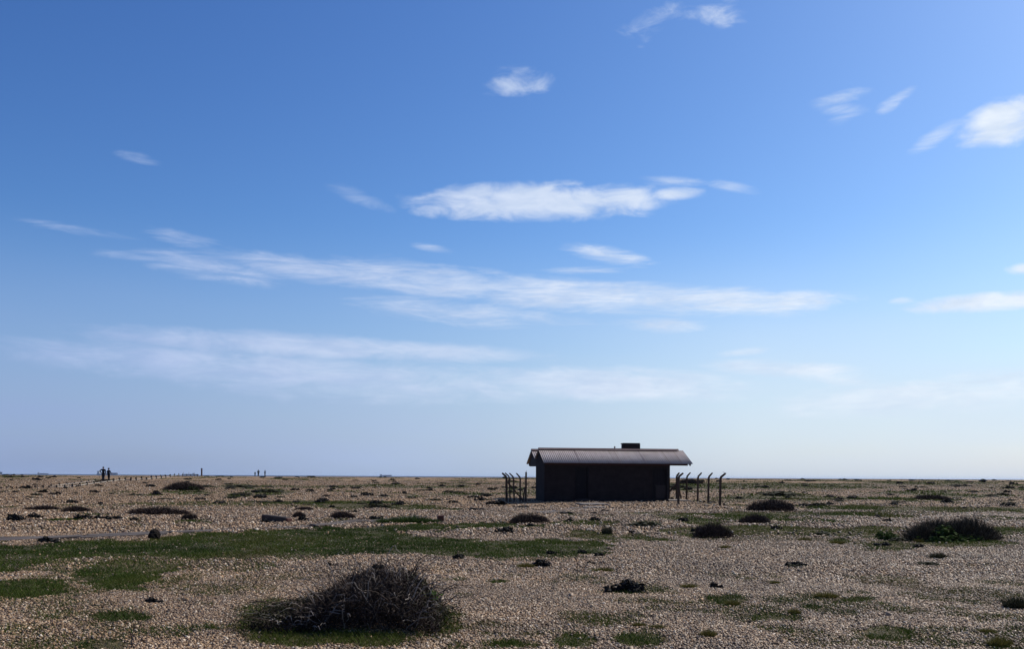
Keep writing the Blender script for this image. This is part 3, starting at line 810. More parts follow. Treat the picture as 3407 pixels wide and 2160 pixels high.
# the bramble mound in the foreground
def bramble():
    g = np.random.default_rng(77)
    cx, cy = -1.72, 10.35
    zb = float(height(cx, cy))
    o = empty('bramble_bush', (cx, cy, zb - .06), 0, 'tangled dark bramble mound with pale dead stems in the foreground', 'bush')
    o.scale = (.93, .95, .96); o.location.x -= .03
    def top(x, y):
        # skyline: climbs from the left to a peak right of centre
        h = np.interp(x, [-1.3, -1.0, -.78, -.5, -.25, .0, .2, .33, .45, .56, .70, .85, 1.0, 1.14], [.0, .04, .09, .21, .35, .48, .60, .66, .58, .56, .54, .42, .22, .0])
        return h * np.sqrt(np.clip(1 - ((y + .05 * x) / .82) ** 2, .0, 1)) * (.85 + .35 * (fbm(x * 3 + 5, y * 3, 71, 3)))
    # fine dark twig mass
    n = 30000
    x = g.uniform(-1.15, 1.12, n); y = g.uniform(-.8, .8, n)
    H = top(x, y); k = H > .03; x, y, H = x[k], y[k], H[k]; n = len(x)
    z = H * (1 - g.random(n) ** 1.8 * .85) * (1 + .22 * (fbm(x * 9, y * 9, 73, 2) - .5))
    s = np.stack([x, y, z], -1)
    d = unit(g.normal(size=(n, 3)) + np.array([.1, -.1, .25]))
    L = g.uniform(.03, .12, n) * np.clip(H * 4, .3, 1)
    e = s + d * L[:, None]; e[:, 2] = np.maximum(e[:, 2], .0)
    mid = (s + e) / 2 + g.normal(0, .018, (n, 3))
    v, f, t = twig_tris(s, e, g.uniform(.0018, .0042, n), g, g.random(n) ** 1.5, mid)
    obj('twigs', mesh_np('twigs', v, f, [M['bramble']], False, {'tint': t}), o)
    # crumpled dead leaves inside
    n = 9000
    x = g.uniform(-1.1, 1.08, n); y = g.uniform(-.75, .75, n); H = top(x, y); k = H > .04; x, y, H = x[k], y[k], H[k]; n = len(x)
    z = H * g.uniform(.05, .86, n)
    L = g.uniform(.012, .04, n)
    v, f, t = quads_from(np.stack([x, y, z], -1), unit(g.normal(size=(n, 3))), unit(g.normal(size=(n, 3))), L, L * .8, g.random(n) * .8, g.normal(0, .006, (n, 3)))
    obj('dead_leaves', mesh_np('dead_leaves', v, f, [M['bramble']], False, {'tint': t}), o)
    # dark crinkled leaf knots on the crest
    for (lx, ly, lz, r) in ((.33, .1, .60, .10), (.68, .0, .50, .13)):
        q = obj('leaf_knot', kale_mesh(int(600 + lx * 100), 420, 'kale', .16), o); q.location = (lx, ly, lz); q.scale = (r, r, r * .75)
    # long arching stems
    def stems(cn, mat, rad, name, seed, lo, hi):
        gg = np.random.default_rng(seed); mb = MB(); tints = []
        for i in range(cn):
            bx = gg.uniform(-.75, 1.0); by = gg.uniform(-.72, .55)
            hx = float(top(np.array([bx]), np.array([by]))[0])
            if hx < .08: continue
            a = gg.uniform(0, 6.283); L = gg.uniform(lo, hi); up = gg.uniform(.25, 1.1) * hx + .04
            z0 = gg.uniform(-.02, .35) * hx
            pts = []
            for j in range(8):
                s_ = j / 7
                pts.append((bx + math.cos(a) * L * s_ + gg.normal(0, .010), by - .15 * s_ + math.sin(a) * L * .45 * s_ + gg.normal(0, .010),
                            z0 + up * (math.sin(s_ * gg.uniform(1.7, 2.3))) + gg.normal(0, .008)))
            r0 = rad * gg.uniform(.6, 1.3)
            nv = len(mb.v)
            mb.tube(pts, [r0 * (1 - .75 * j / 7) for j in range(8)], 4, cap=False)
            tints += [gg.random()] * (len(mb.v) - nv)
        me = mb.mesh(name, M[mat]); a_ = me.attributes.new('tint', 'FLOAT', 'POINT'); a_.data.foreach_set('value', np.array(tints, np.float32))
        return obj(name, me, o)
    stems(330, 'bramble', .0055, 'dark_stems', 81, .25, .8)
    stems(230, 'pale_stem', .0062, 'pale_stems', 83, .18, .6)
    # low olive growth on the left flank and the right foot
    n = 5200
    x = np.where(g.random(n) < .72, g.normal(-.74, .20, n), g.normal(.95, .14, n)); y = g.normal(-.1, .35, n); k = (np.abs(y) < .75); x, y = x[k], y[k]; n = len(x)
    zz = (top(x, y) + .06 + .10 * fbm(x * 4, y * 4, 79, 3)) * g.uniform(.05, 1.0, n)
    L = g.uniform(.015, .045, n)
    v, f, t = quads_from(np.stack([x, y, zz], -1), unit(g.normal(size=(n, 3)) + np.array([0, 0, .8])), unit(g.normal(size=(n, 3))), L, L * .45, g.random(n), g.normal(0, .005, (n, 3)))
    obj('low_foliage', mesh_np('low_foliage', v, f, [M['flank']], False, {'tint': t}), o)
    # a few fresh leaves low on the right and on the left flank
    for (lx, ly, lz, sx, nn) in ((.80, -.45, .03, .20, 130), (.98, -.05, .26, .10, 60)):
        n = nn; pts = g.normal(0, .45, (n, 3)) * sx * np.array([1, .6, .6]) + np.array([lx, ly, lz + .06]); pts[:, 2] = np.maximum(pts[:, 2], .01)
        L = g.uniform(.025, .06, n)
        v, f, t = quads_from(pts, unit(g.normal(size=(n, 3)) + np.array([0, 0, 1.0])), unit(g.normal(size=(n, 3))), L, L * .4, g.random(n))
        obj('fresh_leaves', mesh_np('fresh_leaves', v, f, [M['brightleaf']], False, {'tint': t}), o)
bramble()

# thin dead stalks
def stalk(px, py, hpx, lean, label, seed):
    g = np.random.default_rng(seed); p = at(px, py); k = p.y / F; H = hpx * k
    mb = MB(); pts = [(lean * H * s + g.normal(0, .006), g.normal(0, .006), H * s - .02) for s in np.linspace(0, 1, 6)]
    mb.tube(pts, [.006 - .0035 * s for s in np.linspace(0, 1, 6)], 4)
    for j in range(9):
        s = g.uniform(.25, .95); b = Vector((lean * H * s, 0, H * s)); a = g.uniform(0, 6.28); L = g.uniform(.04, .12) * H * 1.6
        mb.tube([b, b + Vector((math.cos(a) * L, math.sin(a) * L, L * 1.0))], [.0035, .0015], 3)
    me = mb.mesh('dead_stalk', M['brown']); a_ = me.attributes.new('tint', 'FLOAT', 'POINT'); a_.data.foreach_set('value', np.full(len(me.vertices), .4, np.float32))
    o = obj('dead_stalk', me); o.location = p
    tag(o, label, 'plant', 'thin dead stalks')
stalk(1921, 1920, 66, -.03, 'tall thin dead stalk on shingle below the big turf patch', 1)
stalk(1592, 1788, 42, .02, 'thin dead stalk on the upper edge of the big turf patch', 2)
stalk(436, 2160, 80, .12, 'dark thin stalk rising from the bottom left shingle', 3)
stalk(40, 1938, 62, .35, 'leaning thin stalk at the left edge above a green patch', 4)
stalk(985, 1905, 48, -.1, 'thin stalk on shingle left of the bramble crest', 5)
stalk(840, 1958, 58, .5, 'strongly leaning thin stalk left of the bramble mound', 6)
stalk(1010, 1838, 26, .1, 'short thin stalk inside the big turf patch', 7)
stalk(2010, 1772, 34, .05, 'short stalk standing behind the grey weed', 8)

# ------------------------------------------------------------------ the shed
def shed():
    th = BLD['th']; zb = 0.0
    o = empty('shed', (BLD['x'], BLD['y'], zb), th, 'long low dark shed with two corrugated iron gable roofs on the shingle', 'shed')
    Lf = 8.13; RW = 9.2; r0 = 1.41; D1 = 3.2; D2 = 6.4
    ze, zr, zv = 2.47, 3.38, 2.78          # eave, ridge, valley heights
    ea, ra, va, rb, eb = -.30, 1.80, 3.20, 4.60, 6.70   # their depths
    # front wing walls with openings
    w = MB()
    t = .2
    def zroof(y):      # underside of the roof at depth y
        return float(np.interp(y, [ea, ra, va, rb, eb], [ze, zr, zv, zr, ze])) - .05
    # front wall as pieces round the two openings
    d1 = (2.06, 2.82, .22, 2.15); d2 = (7.12, 8.00, .20, 2.12)
    zt = zroof(0)
    for a, b in ((0, d1[0]), (d1[1], d2[0]), (d2[1], Lf)):
        w.box(((a + b) / 2, t / 2, zt / 2 - .15), (b - a, t, zt + .3))
    for d in (d1, d2):
        w.box(((d[0] + d[1]) / 2, t / 2, (d[3] + zt) / 2), (d[1] - d[0], t, zt - d[3]))
        w.box(((d[0] + d[1]) / 2, t / 2, d[2] / 2 - .15), (d[1] - d[0], t, d[2] + .3))
    w.obj('front_wall', M['wall'], o)
    def gable(name, s0, s1, y0, y1, peak):
        m = MB(); prof = [(y0, -.3), (y1, -.3), (y1, zroof(y1)), (peak, zroof(peak)), (y0, zroof(y0))]
        m.prism(prof, s0, s1, axis='x'); return m.obj(name, M['wall'], o)
    gable('end_wall', 0.0, t, t + .001, D1 - .101, ra)
    gable('end_wall', Lf - t, Lf, t + .001, D1 - .101, ra)
    gable('end_wall', r0, r0 + t, D1 + .101, D2 - t - .001, rb)
    gable('end_wall', RW - t, RW, D1 + .101, D2 - t - .001, rb)
    b = MB(); b.box(((RW) / 2, D1, zroof(D1) / 2 - .15), (RW, .2, zroof(D1) + .3)); b.obj('middle_wall', M['wall'], o)
    b = MB(); b.box(((r0 + RW) / 2, D2 - t / 2, zroof(D2) / 2 - .15), (RW - r0, t, zroof(D2) + .3)); b.obj('rear_wall', M['wall'], o)
    # plinth
    p = MB(); p.box((Lf / 2, -.035, .0), (Lf + .06, .064, .30)); p.obj('plinth', M['wall_dark'], o, bevel=.01)
    # doors
    for d, nm, mt in ((d1, 'door', M['wall_dark']), (d2, 'door', M['wall_dark'])):
        m = MB(); m.box(((d[0] + d[1]) / 2, .13, (d[2] + d[3]) / 2), (d[1] - d[0] - .01, .05, d[3] - d[2] - .01))
        for q in range(5):
            m.box((d[0] + .08 + q * (d[1] - d[0] - .16) / 4, .098, (d[2] + d[3]) / 2), (.10, .012, d[3] - d[2] - .08))
        dr = m.obj(nm, mt, o)
        f = MB()
        f.box((d[0] - .028, -.012, (d[2] + d[3]) / 2), (.055, .03, d[3] - d[2] + .11)); f.box((d[1] + .028, -.012, (d[2] + d[3]) / 2), (.055, .03, d[3] - d[2] + .11))
        f.box(((d[0] + d[1]) / 2, -.012, d[3] + .028), (d[1] - d[0] - .004, .03, .055)); f.obj('door_frame', M['wall_dark'], dr)
        h = MB(); h.tube([(d[0] + .12, .08, 1.1), (d[0] + .12, .03, 1.1), (d[0] + .22, .03, 1.1)], .012, 6); h.obj('handle', M['panel'], dr)
        if d is d2:
            dr['label'] = 'right hand door with a grey board over its lower half'
            k = MB(); k.box((d[0] + .52, .075, .66), (.66, .02, .86)); k.obj('board', M['panel'], dr)
    s = MB(); s.box(((d1[0] + d1[1]) / 2, -.26, .10), (.95, .38, .16)); s.obj('doorstep', M['panel'], o, bevel=.01)
    # vertical corner boards and small wall fittings
    c = MB(); c.box((Lf - .03, -.02, 1.2), (.06, .035, 2.2)); c.obj('corner_board', M['panel'], o)
    for x, z in ((4.55, 1.90), (6.62, 1.86)):
        q = MB(); q.box((x, -.03, z), (.05, .06, .05)); q.tube([(x, -.06, z), (x, -.075, z)], .018, 8); q.obj('wall_fitting', M['panel'], o)
    q = MB(); q.tube([(6.55, -.035, .25), (6.55, -.035, 1.35)], .02, 6); q.obj('drainpipe', M['panel'], o)
    # corrugated sheets: real wave
    pitch = .130; amp = .017; thick = .012
    def sheet(name, s0, s1, y0, z0, y1, z1, lift=0):
        n = int((s1 - s0) / pitch * 8); xs = np.linspace(s0, s1, n)
        wv = amp * np.sin(xs / pitch * 2 * math.pi)
        ln = math.hypot(y1 - y0, z1 - z0); ny, nz = -(z1 - z0) / ln, (y1 - y0) / ln
        if nz < 0: ny, nz = -ny, -nz
        rows = []
        for (yy, zz, off) in ((y0, z0, 0), (y1, z1, 0), (y1, z1, -thick), (y0, z0, -thick)):
            o_ = wv + off + lift + amp
            rows.append(np.stack([xs, yy + ny * o_, zz + nz * o_], -1))
        V = np.concatenate(rows); idx = np.arange(4 * n).reshape(4, n); Fq = []
        for a, b_ in ((0, 1), (1, 2), (2, 3), (3, 0)):
            Fq.append(np.stack([idx[a, :-1], idx[a, 1:], idx[b_, 1:], idx[b_, :-1]], -1))
        Fq = np.concatenate(Fq)
        ends = np.array([[idx[0, 0], idx[1, 0], idx[2, 0], idx[3, 0]], [idx[0, -1], idx[3, -1], idx[2, -1], idx[1, -1]]])
        me = mesh_np(name, V, np.concatenate([Fq, ends]), [M['roof']], False)
        return obj(name, me, o)
    f1 = sheet('front_roof', -.10, 9.66, ea, ze, ra - .005, zr)
    f2 = sheet('front_roof', -.10, 9.66, ra + .005, zr, va - .03, zv)
    f3 = sheet('rear_roof', -.12, 9.45, va + .03, zv, rb - .005, zr)
    f4 = sheet('rear_roof', -.12, 9.45, rb + .005, zr, eb, ze)
    # lapped sheet edges on the front slope
    slope = math.atan2(zr - ze, ra - ea)
    lp = MB()
    for x in (2.25, 4.9, 6.55, 8.15, 8.95):
        Mx = Matrix.Translation((x, (ea + ra) / 2, (ze + zr) / 2 + .048)) @ Matrix.Rotation(slope, 4, 'X')
        lp.box((0, 0, 0), (.022, math.hypot(ra - ea, zr - ze) - .05, .010), Mx)
    lp.obj('sheet_laps', M['ridge'], f1)
    for (y, x0, x1, par) in ((ra, -.10, 9.36, f1), (rb, -.12, 9.45, f3)):
        rc = MB()
        for sgn in (-1, 1):
            a = math.atan2(.91, 2.1) * (1 if sgn < 0 else -1)
            Mx = Matrix.Translation(((x0 + x1) / 2, y + sgn * .085, zr + .048)) @ Matrix.Rotation(a, 4, 'X')
            rc.box((0, 0, 0), (x1 - x0, .19, .012), Mx)
        rc.tube([(x0, y, zr + .085), (x1, y, zr + .085)], .035, 8)
        rc.obj('ridge_cap', M['ridge'], par)
    # rafters / beams under the overhangs
    bm_ = MB(); bm_.box(((Lf + 9.44) / 2, .06, ze - .02), (9.44 - Lf - .004, .10, .17)); bm_.obj('eaves_beam', M['soffit'], o)
    fb = MB(); fb.box((Lf / 2, -.10, ze - .06), (Lf - .1, .06, .16)); fb.obj('eaves_board', M['soffit'], o)
    for x, par in ((9.52, f1),):
        rr_ = MB(); L_ = math.hypot(ra - ea, zr - ze)
        rr_.box((0, 0, 0), (.07, L_ - .12, .13), Matrix.Translation((x, (ea + ra) / 2, (ze + zr) / 2 - .085)) @ Matrix.Rotation(slope, 4, 'X'))
        L2 = math.hypot(va - ra, zr - zv)
        rr_.box((0, 0, 0), (.07, L2 - .12, .13), Matrix.Translation((x, (va + ra) / 2, (zv + zr) / 2 - .085)) @ Matrix.Rotation(-math.atan2(zr - zv, va - ra), 4, 'X'))
        rr_.obj('rafter', M['soffit'], o)
    # closed gable boards on the rear overhang at the left
    g2 = MB(); g2.prism([(va + .1, zv - .06), (rb, zr - .06), (eb - .25, ze + .02), (eb - .25, ze - .13), (va + .1, ze - .13)], .02, .07, axis='x'); g2.obj('gable_board', M['wall_dark'], o)
    g3 = MB(); g3.box((.74, eb - .45, ze - .08), (1.33, .12, .16)); g3.box((.74, va + .30, ze - .08), (1.33, .12, .16)); g3.obj('eaves_beam', M['soffit'], o)
    g4 = MB(); g4.box((.74, (va + eb) / 2 - .1, ze - .02), (1.33, eb - va - 1.2, .03)); g4.obj('soffit_board', M['wall_dark'], o)
    # porch slab
    ps = MB(); ps.box((Lf + .83, 1.75, .02), (1.64, 2.7, .20)); ps.obj('porch_slab', M['concrete'], o, bevel=.015)
    # chimney box and vent pipe on the rear ridge
    ch = MB(); ch.box((6.83, rb, zr + .20), (1.10, .74, .72)); chim = ch.obj('chimney', M['wall'], o, bevel=.012)
    cc = MB()
    for sx, sy, lx, ly in ((0, -.385, 1.17, .045), (0, .385, 1.17, .045), (-.565, 0, .045, .72), (.565, 0, .045, .72)):
        cc.box((6.83 + sx, rb + sy, zr + .545), (lx, ly, .05))
    cc.obj('chimney_rim', M['wall_dark'], chim)
    cs = MB()
    for sx in (-.57, .57): cs.box((6.83 + sx, rb - .372, zr + .18), (.04, .04, .64))
    cs.obj('corner_strip', M['wall_dark'], chim)
    vp = MB(); vp.tube([(5.72, rb, zr - .1), (5.72, rb, zr + .34)], .05, 10); vp.tube([(5.72, rb, zr + .32), (5.72, rb, zr + .345)], [.07, .04], 10); vp.obj('vent_pipe', M['pipe'], o)
shed()

# concrete step in front of the door
def slab(name, px, py, sx, sy, sz, rz, mat, label, cat, group=None, bevel=.012, lift=0, tilt=(0, 0)):
    p = at(px, py); m = MB(); m.box((0, 0, sz / 2), (sx, sy, sz)); o = m.obj(name, mat, bevel=bevel)
    o.location = (p.x, p.y, p.z + lift); o.rotation_euler = (tilt[0], tilt[1], rz)
    return tag(o, label, cat, group)
slab('concrete_step', 1968, 1680.5, 1.5, 2.4, .10, R(6), M['concrete'], 'pale concrete step slab on shingle in front of the shed door', 'step', lift=-.02)
slab('concrete_step', 1978, 1690, 1.15, 1.3, .07, R(-10), M['concrete'], 'smaller cracked concrete slab just below the step slab', 'step', lift=-.02)

# ------------------------------------------------------------------ plank track
def planks():
    g = np.random.default_rng(12)
    way = [at(*q) for q in ((-150, 1806), (0, 1798), (490, 1781), (860, 1761), (1290, 1731), (1480, 1722), (1700, 1716), (1880, 1702), (1950, 1692))]
    seg = [0]
    for a, b in zip(way[:-1], way[1:]): seg.append(seg[-1] + (b - a).length)
    def pt(s):
        i = max(0, min(len(seg) - 2, int(np.searchsorted(seg, s) - 1))); f = (s - seg[i]) / (seg[i + 1] - seg[i])
        return way[i].lerp(way[i + 1], f)
    s = 0; proto = None; n = 0
    variants = []
    for L in (2.2, 2.7, 3.1):
        m = MB(); m.box((0, 0, .02), (L, .24, .06)); variants.append((L, m.mesh('plank', M['plank'], bevel=.01)))
    while s < seg[-1] - 2:
        L, me = variants[int(g.integers(3))]
        for row in range(3):
            if g.random() < .30: continue
            a, b = pt(s + row * .2), pt(s + L + row * .2); d = (b - a); an = math.atan2(d.y, d.x) + g.normal(0, .05)
            nrm = Vector((-math.sin(an), math.cos(an), 0)); c = (a + b) / 2 + nrm * (row - 1) * (.31 + g.normal(0, .04))
            o = obj('plank', me); c.z = float(height(c.x, c.y)) - .008
            dz = math.atan2(float(height(c.x + math.cos(an), c.y + math.sin(an))) - float(height(c.x - math.cos(an), c.y - math.sin(an))), 2)
            o.location = c; o.rotation_euler = (g.normal(0, .05), -dz + g.normal(0, .012), an)
            tag(o, 'weathered grey plank of the old track lying flush in the shingle', 'plank', 'weathered planks of the track'); n += 1
        s += L + .08 + (1.2 if g.random() < .2 else 0)
planks()

# timber log, red stub, dark stone
def log():
    a = at(872, 1736); b = at(962, 1740); c = (a + b) / 2; L = (b - a).length + .05
    o = empty('timber_log', (c.x, c.y + .15, c.z), math.atan2(b.y - a.y, b.x - a.x) - .06, 'thick old timber baulk with a reddish sawn end lying on the shingle', 'log')
    m = MB(); m.box((-.02, 0, .10), (L * .94, .28, .21), Matrix.Rotation(R(3.0), 4, 'Y')); m.obj('beam', M['sleeper'], o, bevel=.03)
    e = MB(); e.box((L * .47, 0, .085), (.10, .265, .185), Matrix.Rotation(R(3.0), 4, 'Y')); e.obj('sawn_end', M['rust'], o, bevel=.03)
log()
p = at(1466, 1739)
m = MB(); m.box((0, 0, .10), (.21, .19, .24)); m.box((0, 0, .225), (.23, .21, .03)); q = m.obj('post_stub', M['rust'], bevel=.01); q.location = p; q.rotation_euler = (R(2), R(-2), R(14))
tag(q, 'short square red brown stub standing beside the plank track', 'post')

def stone(px, py, w, h, label, seed, name='stone', mat='rock', group=None):
    p = at(px, py); k = p.y / F
    bm = bmesh.new(); bmesh.ops.create_icosphere(bm, subdivisions=4, radius=1)
    for v in bm.verts:
        c = v.co.copy(); q = c * 1.6 + Vector((seed * 3.1, 0, 0))
        f = 1 + .5 * (float(fbm(np.array([q.x + q.z]), np.array([q.y - q.z * .7]), seed, 4)[0]) - .5) * 1.6
        v.co = c * f
        if v.co.z > .2: v.co.x *= (1 - .35 * v.co.z)
    me = bpy.data.meshes.new(name); bm.to_mesh(me); bm.free(); me.materials.append(M[mat])
    o = obj(name, me); o.location = (p.x, p.y + .1, p.z + h * k * .30); o.scale = (w * k / 2, w * k / 2 * .8, h * k * .72); o.rotation_euler = (0, .25, seed)
    return tag(o, label, 'stone', group)
stone(509, 1796, 43, 33, 'dark upright boulder at the edge of turf and planks', 2)

# ------------------------------------------------------------------ cranked fence posts
def post(px_foot, py_foot, bend, top, wid, label, crank_y=0.0, wires=False, name='fence_post', straight=False):
    p = at(px_foot, py_foot); k = p.y / F
    def loc(q):
        dx = (q[0] - px_foot) * k; dz = (py_foot - q[1]) * k
        return dx + dz * SR * 0, dz
    r = wid * k / 2 * 1.55
    o = empty(name, p, 0, label, 'fence post', 'old concrete fence posts round the shed')
    m = MB()
    tx, tz = loc(top)
    if straight:
        m.tube([(0, 0, -.15), (tx * .5, 0, tz * .5), (tx, 0, tz)], [r, r * .96, r * .9], 4, square=True)
    else:
        bx, bz = loc(bend)
        m.tube([(0, 0, -.15), (bx * .5, 0, bz * .5), (bx * .98, 0, bz * .96), (bx + (tx - bx) * .14, crank_y * .1, bz + (tz - bz) * .16), (tx, crank_y, tz)],
               [r, r * .97, r * .95, r * .92, r * .74], 4, square=True)
    m.obj('shaft', M['post'], o, bevel=.008)
    if wires:
        w = MB(); w.tube([(tx, crank_y, tz - .01), (tx - .09, 0, tz + .05), (tx - .17, .02, tz + .075)], .011, 5); w.tube([(tx, crank_y, tz), (tx - .05, 0, tz + .02), (tx + .04, .0, tz + .03)], .010, 5); w.obj('wire', M['wire'], o)
    return o, p, k

def brace(o, p, k, a, b, wid, pf, yoff=-.02, name='brace', yb=0.0):
    m = MB(); r = wid * k / 2 * 1.5
    m.tube([((a[0] - pf[0]) * k, yoff, (pf[1] - a[1]) * k), ((b[0] - pf[0]) * k, yoff + yb, (pf[1] - b[1]) * k)], r, 4, square=True)
    return m.obj(name, M['post'], o, bevel=.006)

def zl(x, y): return (1640 + x / 8.485, 1540 + y / 8.485)
def zr_(x, y): return (2180 + x / 8.485, 1540 + y / 8.485)
f = zl(387, 1112); o, p, k = post(*f, zl(378, 410), zl(255, 295), 7.0, 'thickest cranked post, leftmost of the left group, with a long slanting brace')
brace(o, p, k, zl(415, 560), zl(850, 1075), 4.4, f, .15)
f = zl(487, 1118); post(*f, zl(456, 400), zl(335, 292), 4.6, 'slim cranked post standing second from left beside the thickest post')
f = zl(602, 1122); post(*f, zl(577, 420), zl(460, 300), 5.0, 'cranked post in the middle of the left group crossing the slanting brace')
f = zl(770, 1118); post(*f, zl(768, 430), zl(655, 300), 5.0, 'cranked post left of the straight post near the shed end wall')
f = zl(925, 1118); o, p, k = post(*f, None, zl(932, 270), 5.8, 'straight post without a crank beside the shed end wall', straight=True)
brace(o, p, k, zl(900, 690), zl(848, 1095), 4.4, f, -.05)
tx = (zl(932, 270)[0] - f[0]) * k; tz = (f[1] - zl(932, 270)[1]) * k
w = MB(); w.tube([(tx, 0, tz - .02), (tx + .01, 0, tz + .06), (tx + .02, 0, tz + .11)], [.022, .012, .006], 5)
for zz, sx in ((.62, -1), (.58, 1), (.72, -1), (.77, 1), (.84, -1), (.66, -1), (.80, 1)):
    w.tube([(tx * zz, 0, tz * zz), (tx * zz + sx * .09, -.02, tz * zz + .01), (tx * zz + sx * .16, .01, tz * zz - .02)], [.014, .010, .006], 4)
w.obj('wire', M['wire'], o)

f = zr_(607, 1035); o, p, k = post(*f, zr_(603, 385), zr_(655, 292), 5.4, 'rear corner post with two slanting braces at the right of the shed', crank_y=-.25)
brace(o, p, k, zr_(600, 600), zr_(330, 890), 6.0, f, -.03)
brace(o, p, k, zr_(655, 640), zr_(742, 1030), 4.2, f, .10)
f = zr_(652, 1185); post(*f, zr_(658, 400), zr_(785, 298), 6.6, 'cranked post standing in front of the rear corner post')
f = zr_(885, 1048); post(*f, zr_(890, 400), zr_(990, 282), 4.8, 'slim cranked post between the corner post and the next right post')
f = zr_(1198, 1103); post(*f, zr_(1205, 400), zr_(1308, 287), 5.2, 'middle cranked post of the right row with a dark clump at its foot')
f = zr_(1495, 1145); post(*f, zr_(1505, 412), zr_(1612, 290), 5.4, 'cranked post second from the right end of the row')
f = zr_(1828, 1222); post(*f, zr_(1838, 425), zr_(1982, 305), 6.8, 'rightmost cranked post with loose wire at its tip', wires=True)
for px, py, w_, h_, lab in ((2338, 1673, 20, 6, 'small black clump at the foot of the middle right post'), (2370, 1675, 26, 6, 'flat black clump right of the second post from the right end'),
                          (2237, 1662, 14, 7, 'dark clump between shed wall and rear corner post'), (2409, 1683, 8, 7, 'tiny upright weed beside the rightmost post')):
    plant('sea_kale', KALE, px, py, w_, h_, lab, 'plant', GK, .8)

# ------------------------------------------------------------------ low fences along the far path
def zp1(x, y): return (x / 5.017, 1540 + y / 5.017)
def zp2(x, y): return (460 + x / 5.017, 1540 + y / 5.017)
NEAR = [zp1(*q) + (h,) for *q, h in ((20, 436, 18), (115, 432, 22), (205, 440, 24), (280, 430, 20), (380, 424, 26), (490, 422, 28), (585, 416, 24), (720, 420, 30), (820, 420, 26), (945, 418, 30), (1080, 412, 32), (1210, 408, 42), (1332, 392, 40), (1450, 375, 42), (1567, 360, 38), (1678, 345, 38), (1784, 328, 38),
        (1890, 316, 40), (1992, 309, 44), (2090, 303, 40), (2183, 303, 46), (2272, 300, 44), (2362, 291, 40))]
NEAR += [zp2(*q) + (h,) for *q, h in ((55, 290, 42), (140, 288, 32), (222, 280, 48), (302, 272, 36), (383, 262, 32), (459, 255, 36), (535, 245, 40), (605, 233, 38), (677, 224, 35), (742, 222, 32), (810, 223, 26), (872, 224, 19), (935, 223, 17), (990, 223, 23))]
FAR = [zp1(*q) + (h,) for *q, h in ((855, 396, 20), (990, 386, 32), (1115, 369, 22), (1240, 353, 20), (1362, 340, 20), (1478, 321, 20), (1590, 312, 18), (1700, 300, 16))]
FAR += [zp2(*q) + (h,) for *q, h in ((215, 248, 16), (295, 238, 14), (372, 223, 15), (448, 212, 17), (520, 202, 15), (590, 200, 13), (655, 203, 11))]
def low_fence(lst, label, rails):
    P = [at(x, y) for x, y, h in lst]
    o = empty('low_fence', P[0], 0, label, 'fence')
    for (x, y, h), p in zip(lst, P):
        k = p.y / F; hh = h / 5.017 * k * 1.15 + .04; r = 4.2 * k * (.7 + .3 * hh / .3)
        m = MB(); m.tube([(0, 0, -.1), (0, 0, hh)], [min(r, .14), min(r, .14) * .9], 4, square=True); q = m.obj('post', M['timber_post'], o, bevel=.01)
        q.location = p - P[0]; q.rotation_euler = (0, random.uniform(-.06, .06), .3)
    m = MB()
    for i in range(len(P) - 1):
        if not rails[0] <= i < rails[1]: continue
        a, b = P[i] - P[0], P[i + 1] - P[0]; ka, kb = P[i].y / F, P[i + 1].y / F
        za = lst[i][2] / 5.017 * ka * .42; zb_ = lst[i + 1][2] / 5.017 * kb * .42
        m.tube([a + Vector((0, 0, za)), (a + b) / 2 + Vector((0, 0, (za + zb_) / 2 - .02)), b + Vector((0, 0, zb_))], .045, 4, square=True)
    m.obj('rail', M['rail'], o)
low_fence(NEAR, 'near row of short dark posts with a pale low rail along the far path', (8, 32))
low_fence(FAR, 'far row of short posts with a pale low rail behind the near row', (0, 6))

# marker post
p = at(671, 1584.2); k = p.y / F
o = empty('marker_post', p, R(12), 'tall square red brown marker post on the ridge left of the far walkers', 'post')
m = MB(); m.box((0, 0, 12.2 * k), (4.6 * k, 4.0 * k, 25.6 * k)); m.obj('shaft', M['rust'], o, bevel=.02)
m = MB(); m.box((0, 0, 25.2 * k), (5.0 * k, 4.4 * k, 1.2 * k)); m.obj('cap', M['timber_post'], o, bevel=.01)

# ------------------------------------------------------------------ people
def skin_mesh(name, joints, edges, mat, sub=2):
    """joints: name -> (x, y, z, rx, ry)"""
    names = list(joints); ix = {n: i for i, n in enumerate(names)}
    me = bpy.data.meshes.new(name + '_rig'); me.from_pydata([joints[n][:3] for n in names], [(ix[a], ix[b]) for a, b in edges], [])
    ob = bpy.data.objects.new(name + '_rig', me); COL.objects.link(ob)
    sk = ob.modifiers.new('skin', 'SKIN'); sk.use_smooth_shade = True; sk.branch_smoothing = .6
    for i, n in enumerate(names):
        v = me.skin_vertices[0].data[i]; v.radius = (joints[n][3], joints[n][4]); v.use_root = (i == 0)
    ss = ob.modifiers.new('sub', 'SUBSURF'); ss.levels = sub; ss.render_levels = sub
    bpy.context.view_layer.update()
    dg = bpy.context.evaluated_depsgraph_get()
    out = bpy.data.meshes.new_from_object(ob.evaluated_get(dg)); out.name = name
    bpy.data.objects.remove(ob); bpy.data.meshes.remove(me)
    out.materials.clear(); out.materials.append(mat)
    for pl in out.polygons: pl.use_smooth = True
    return out

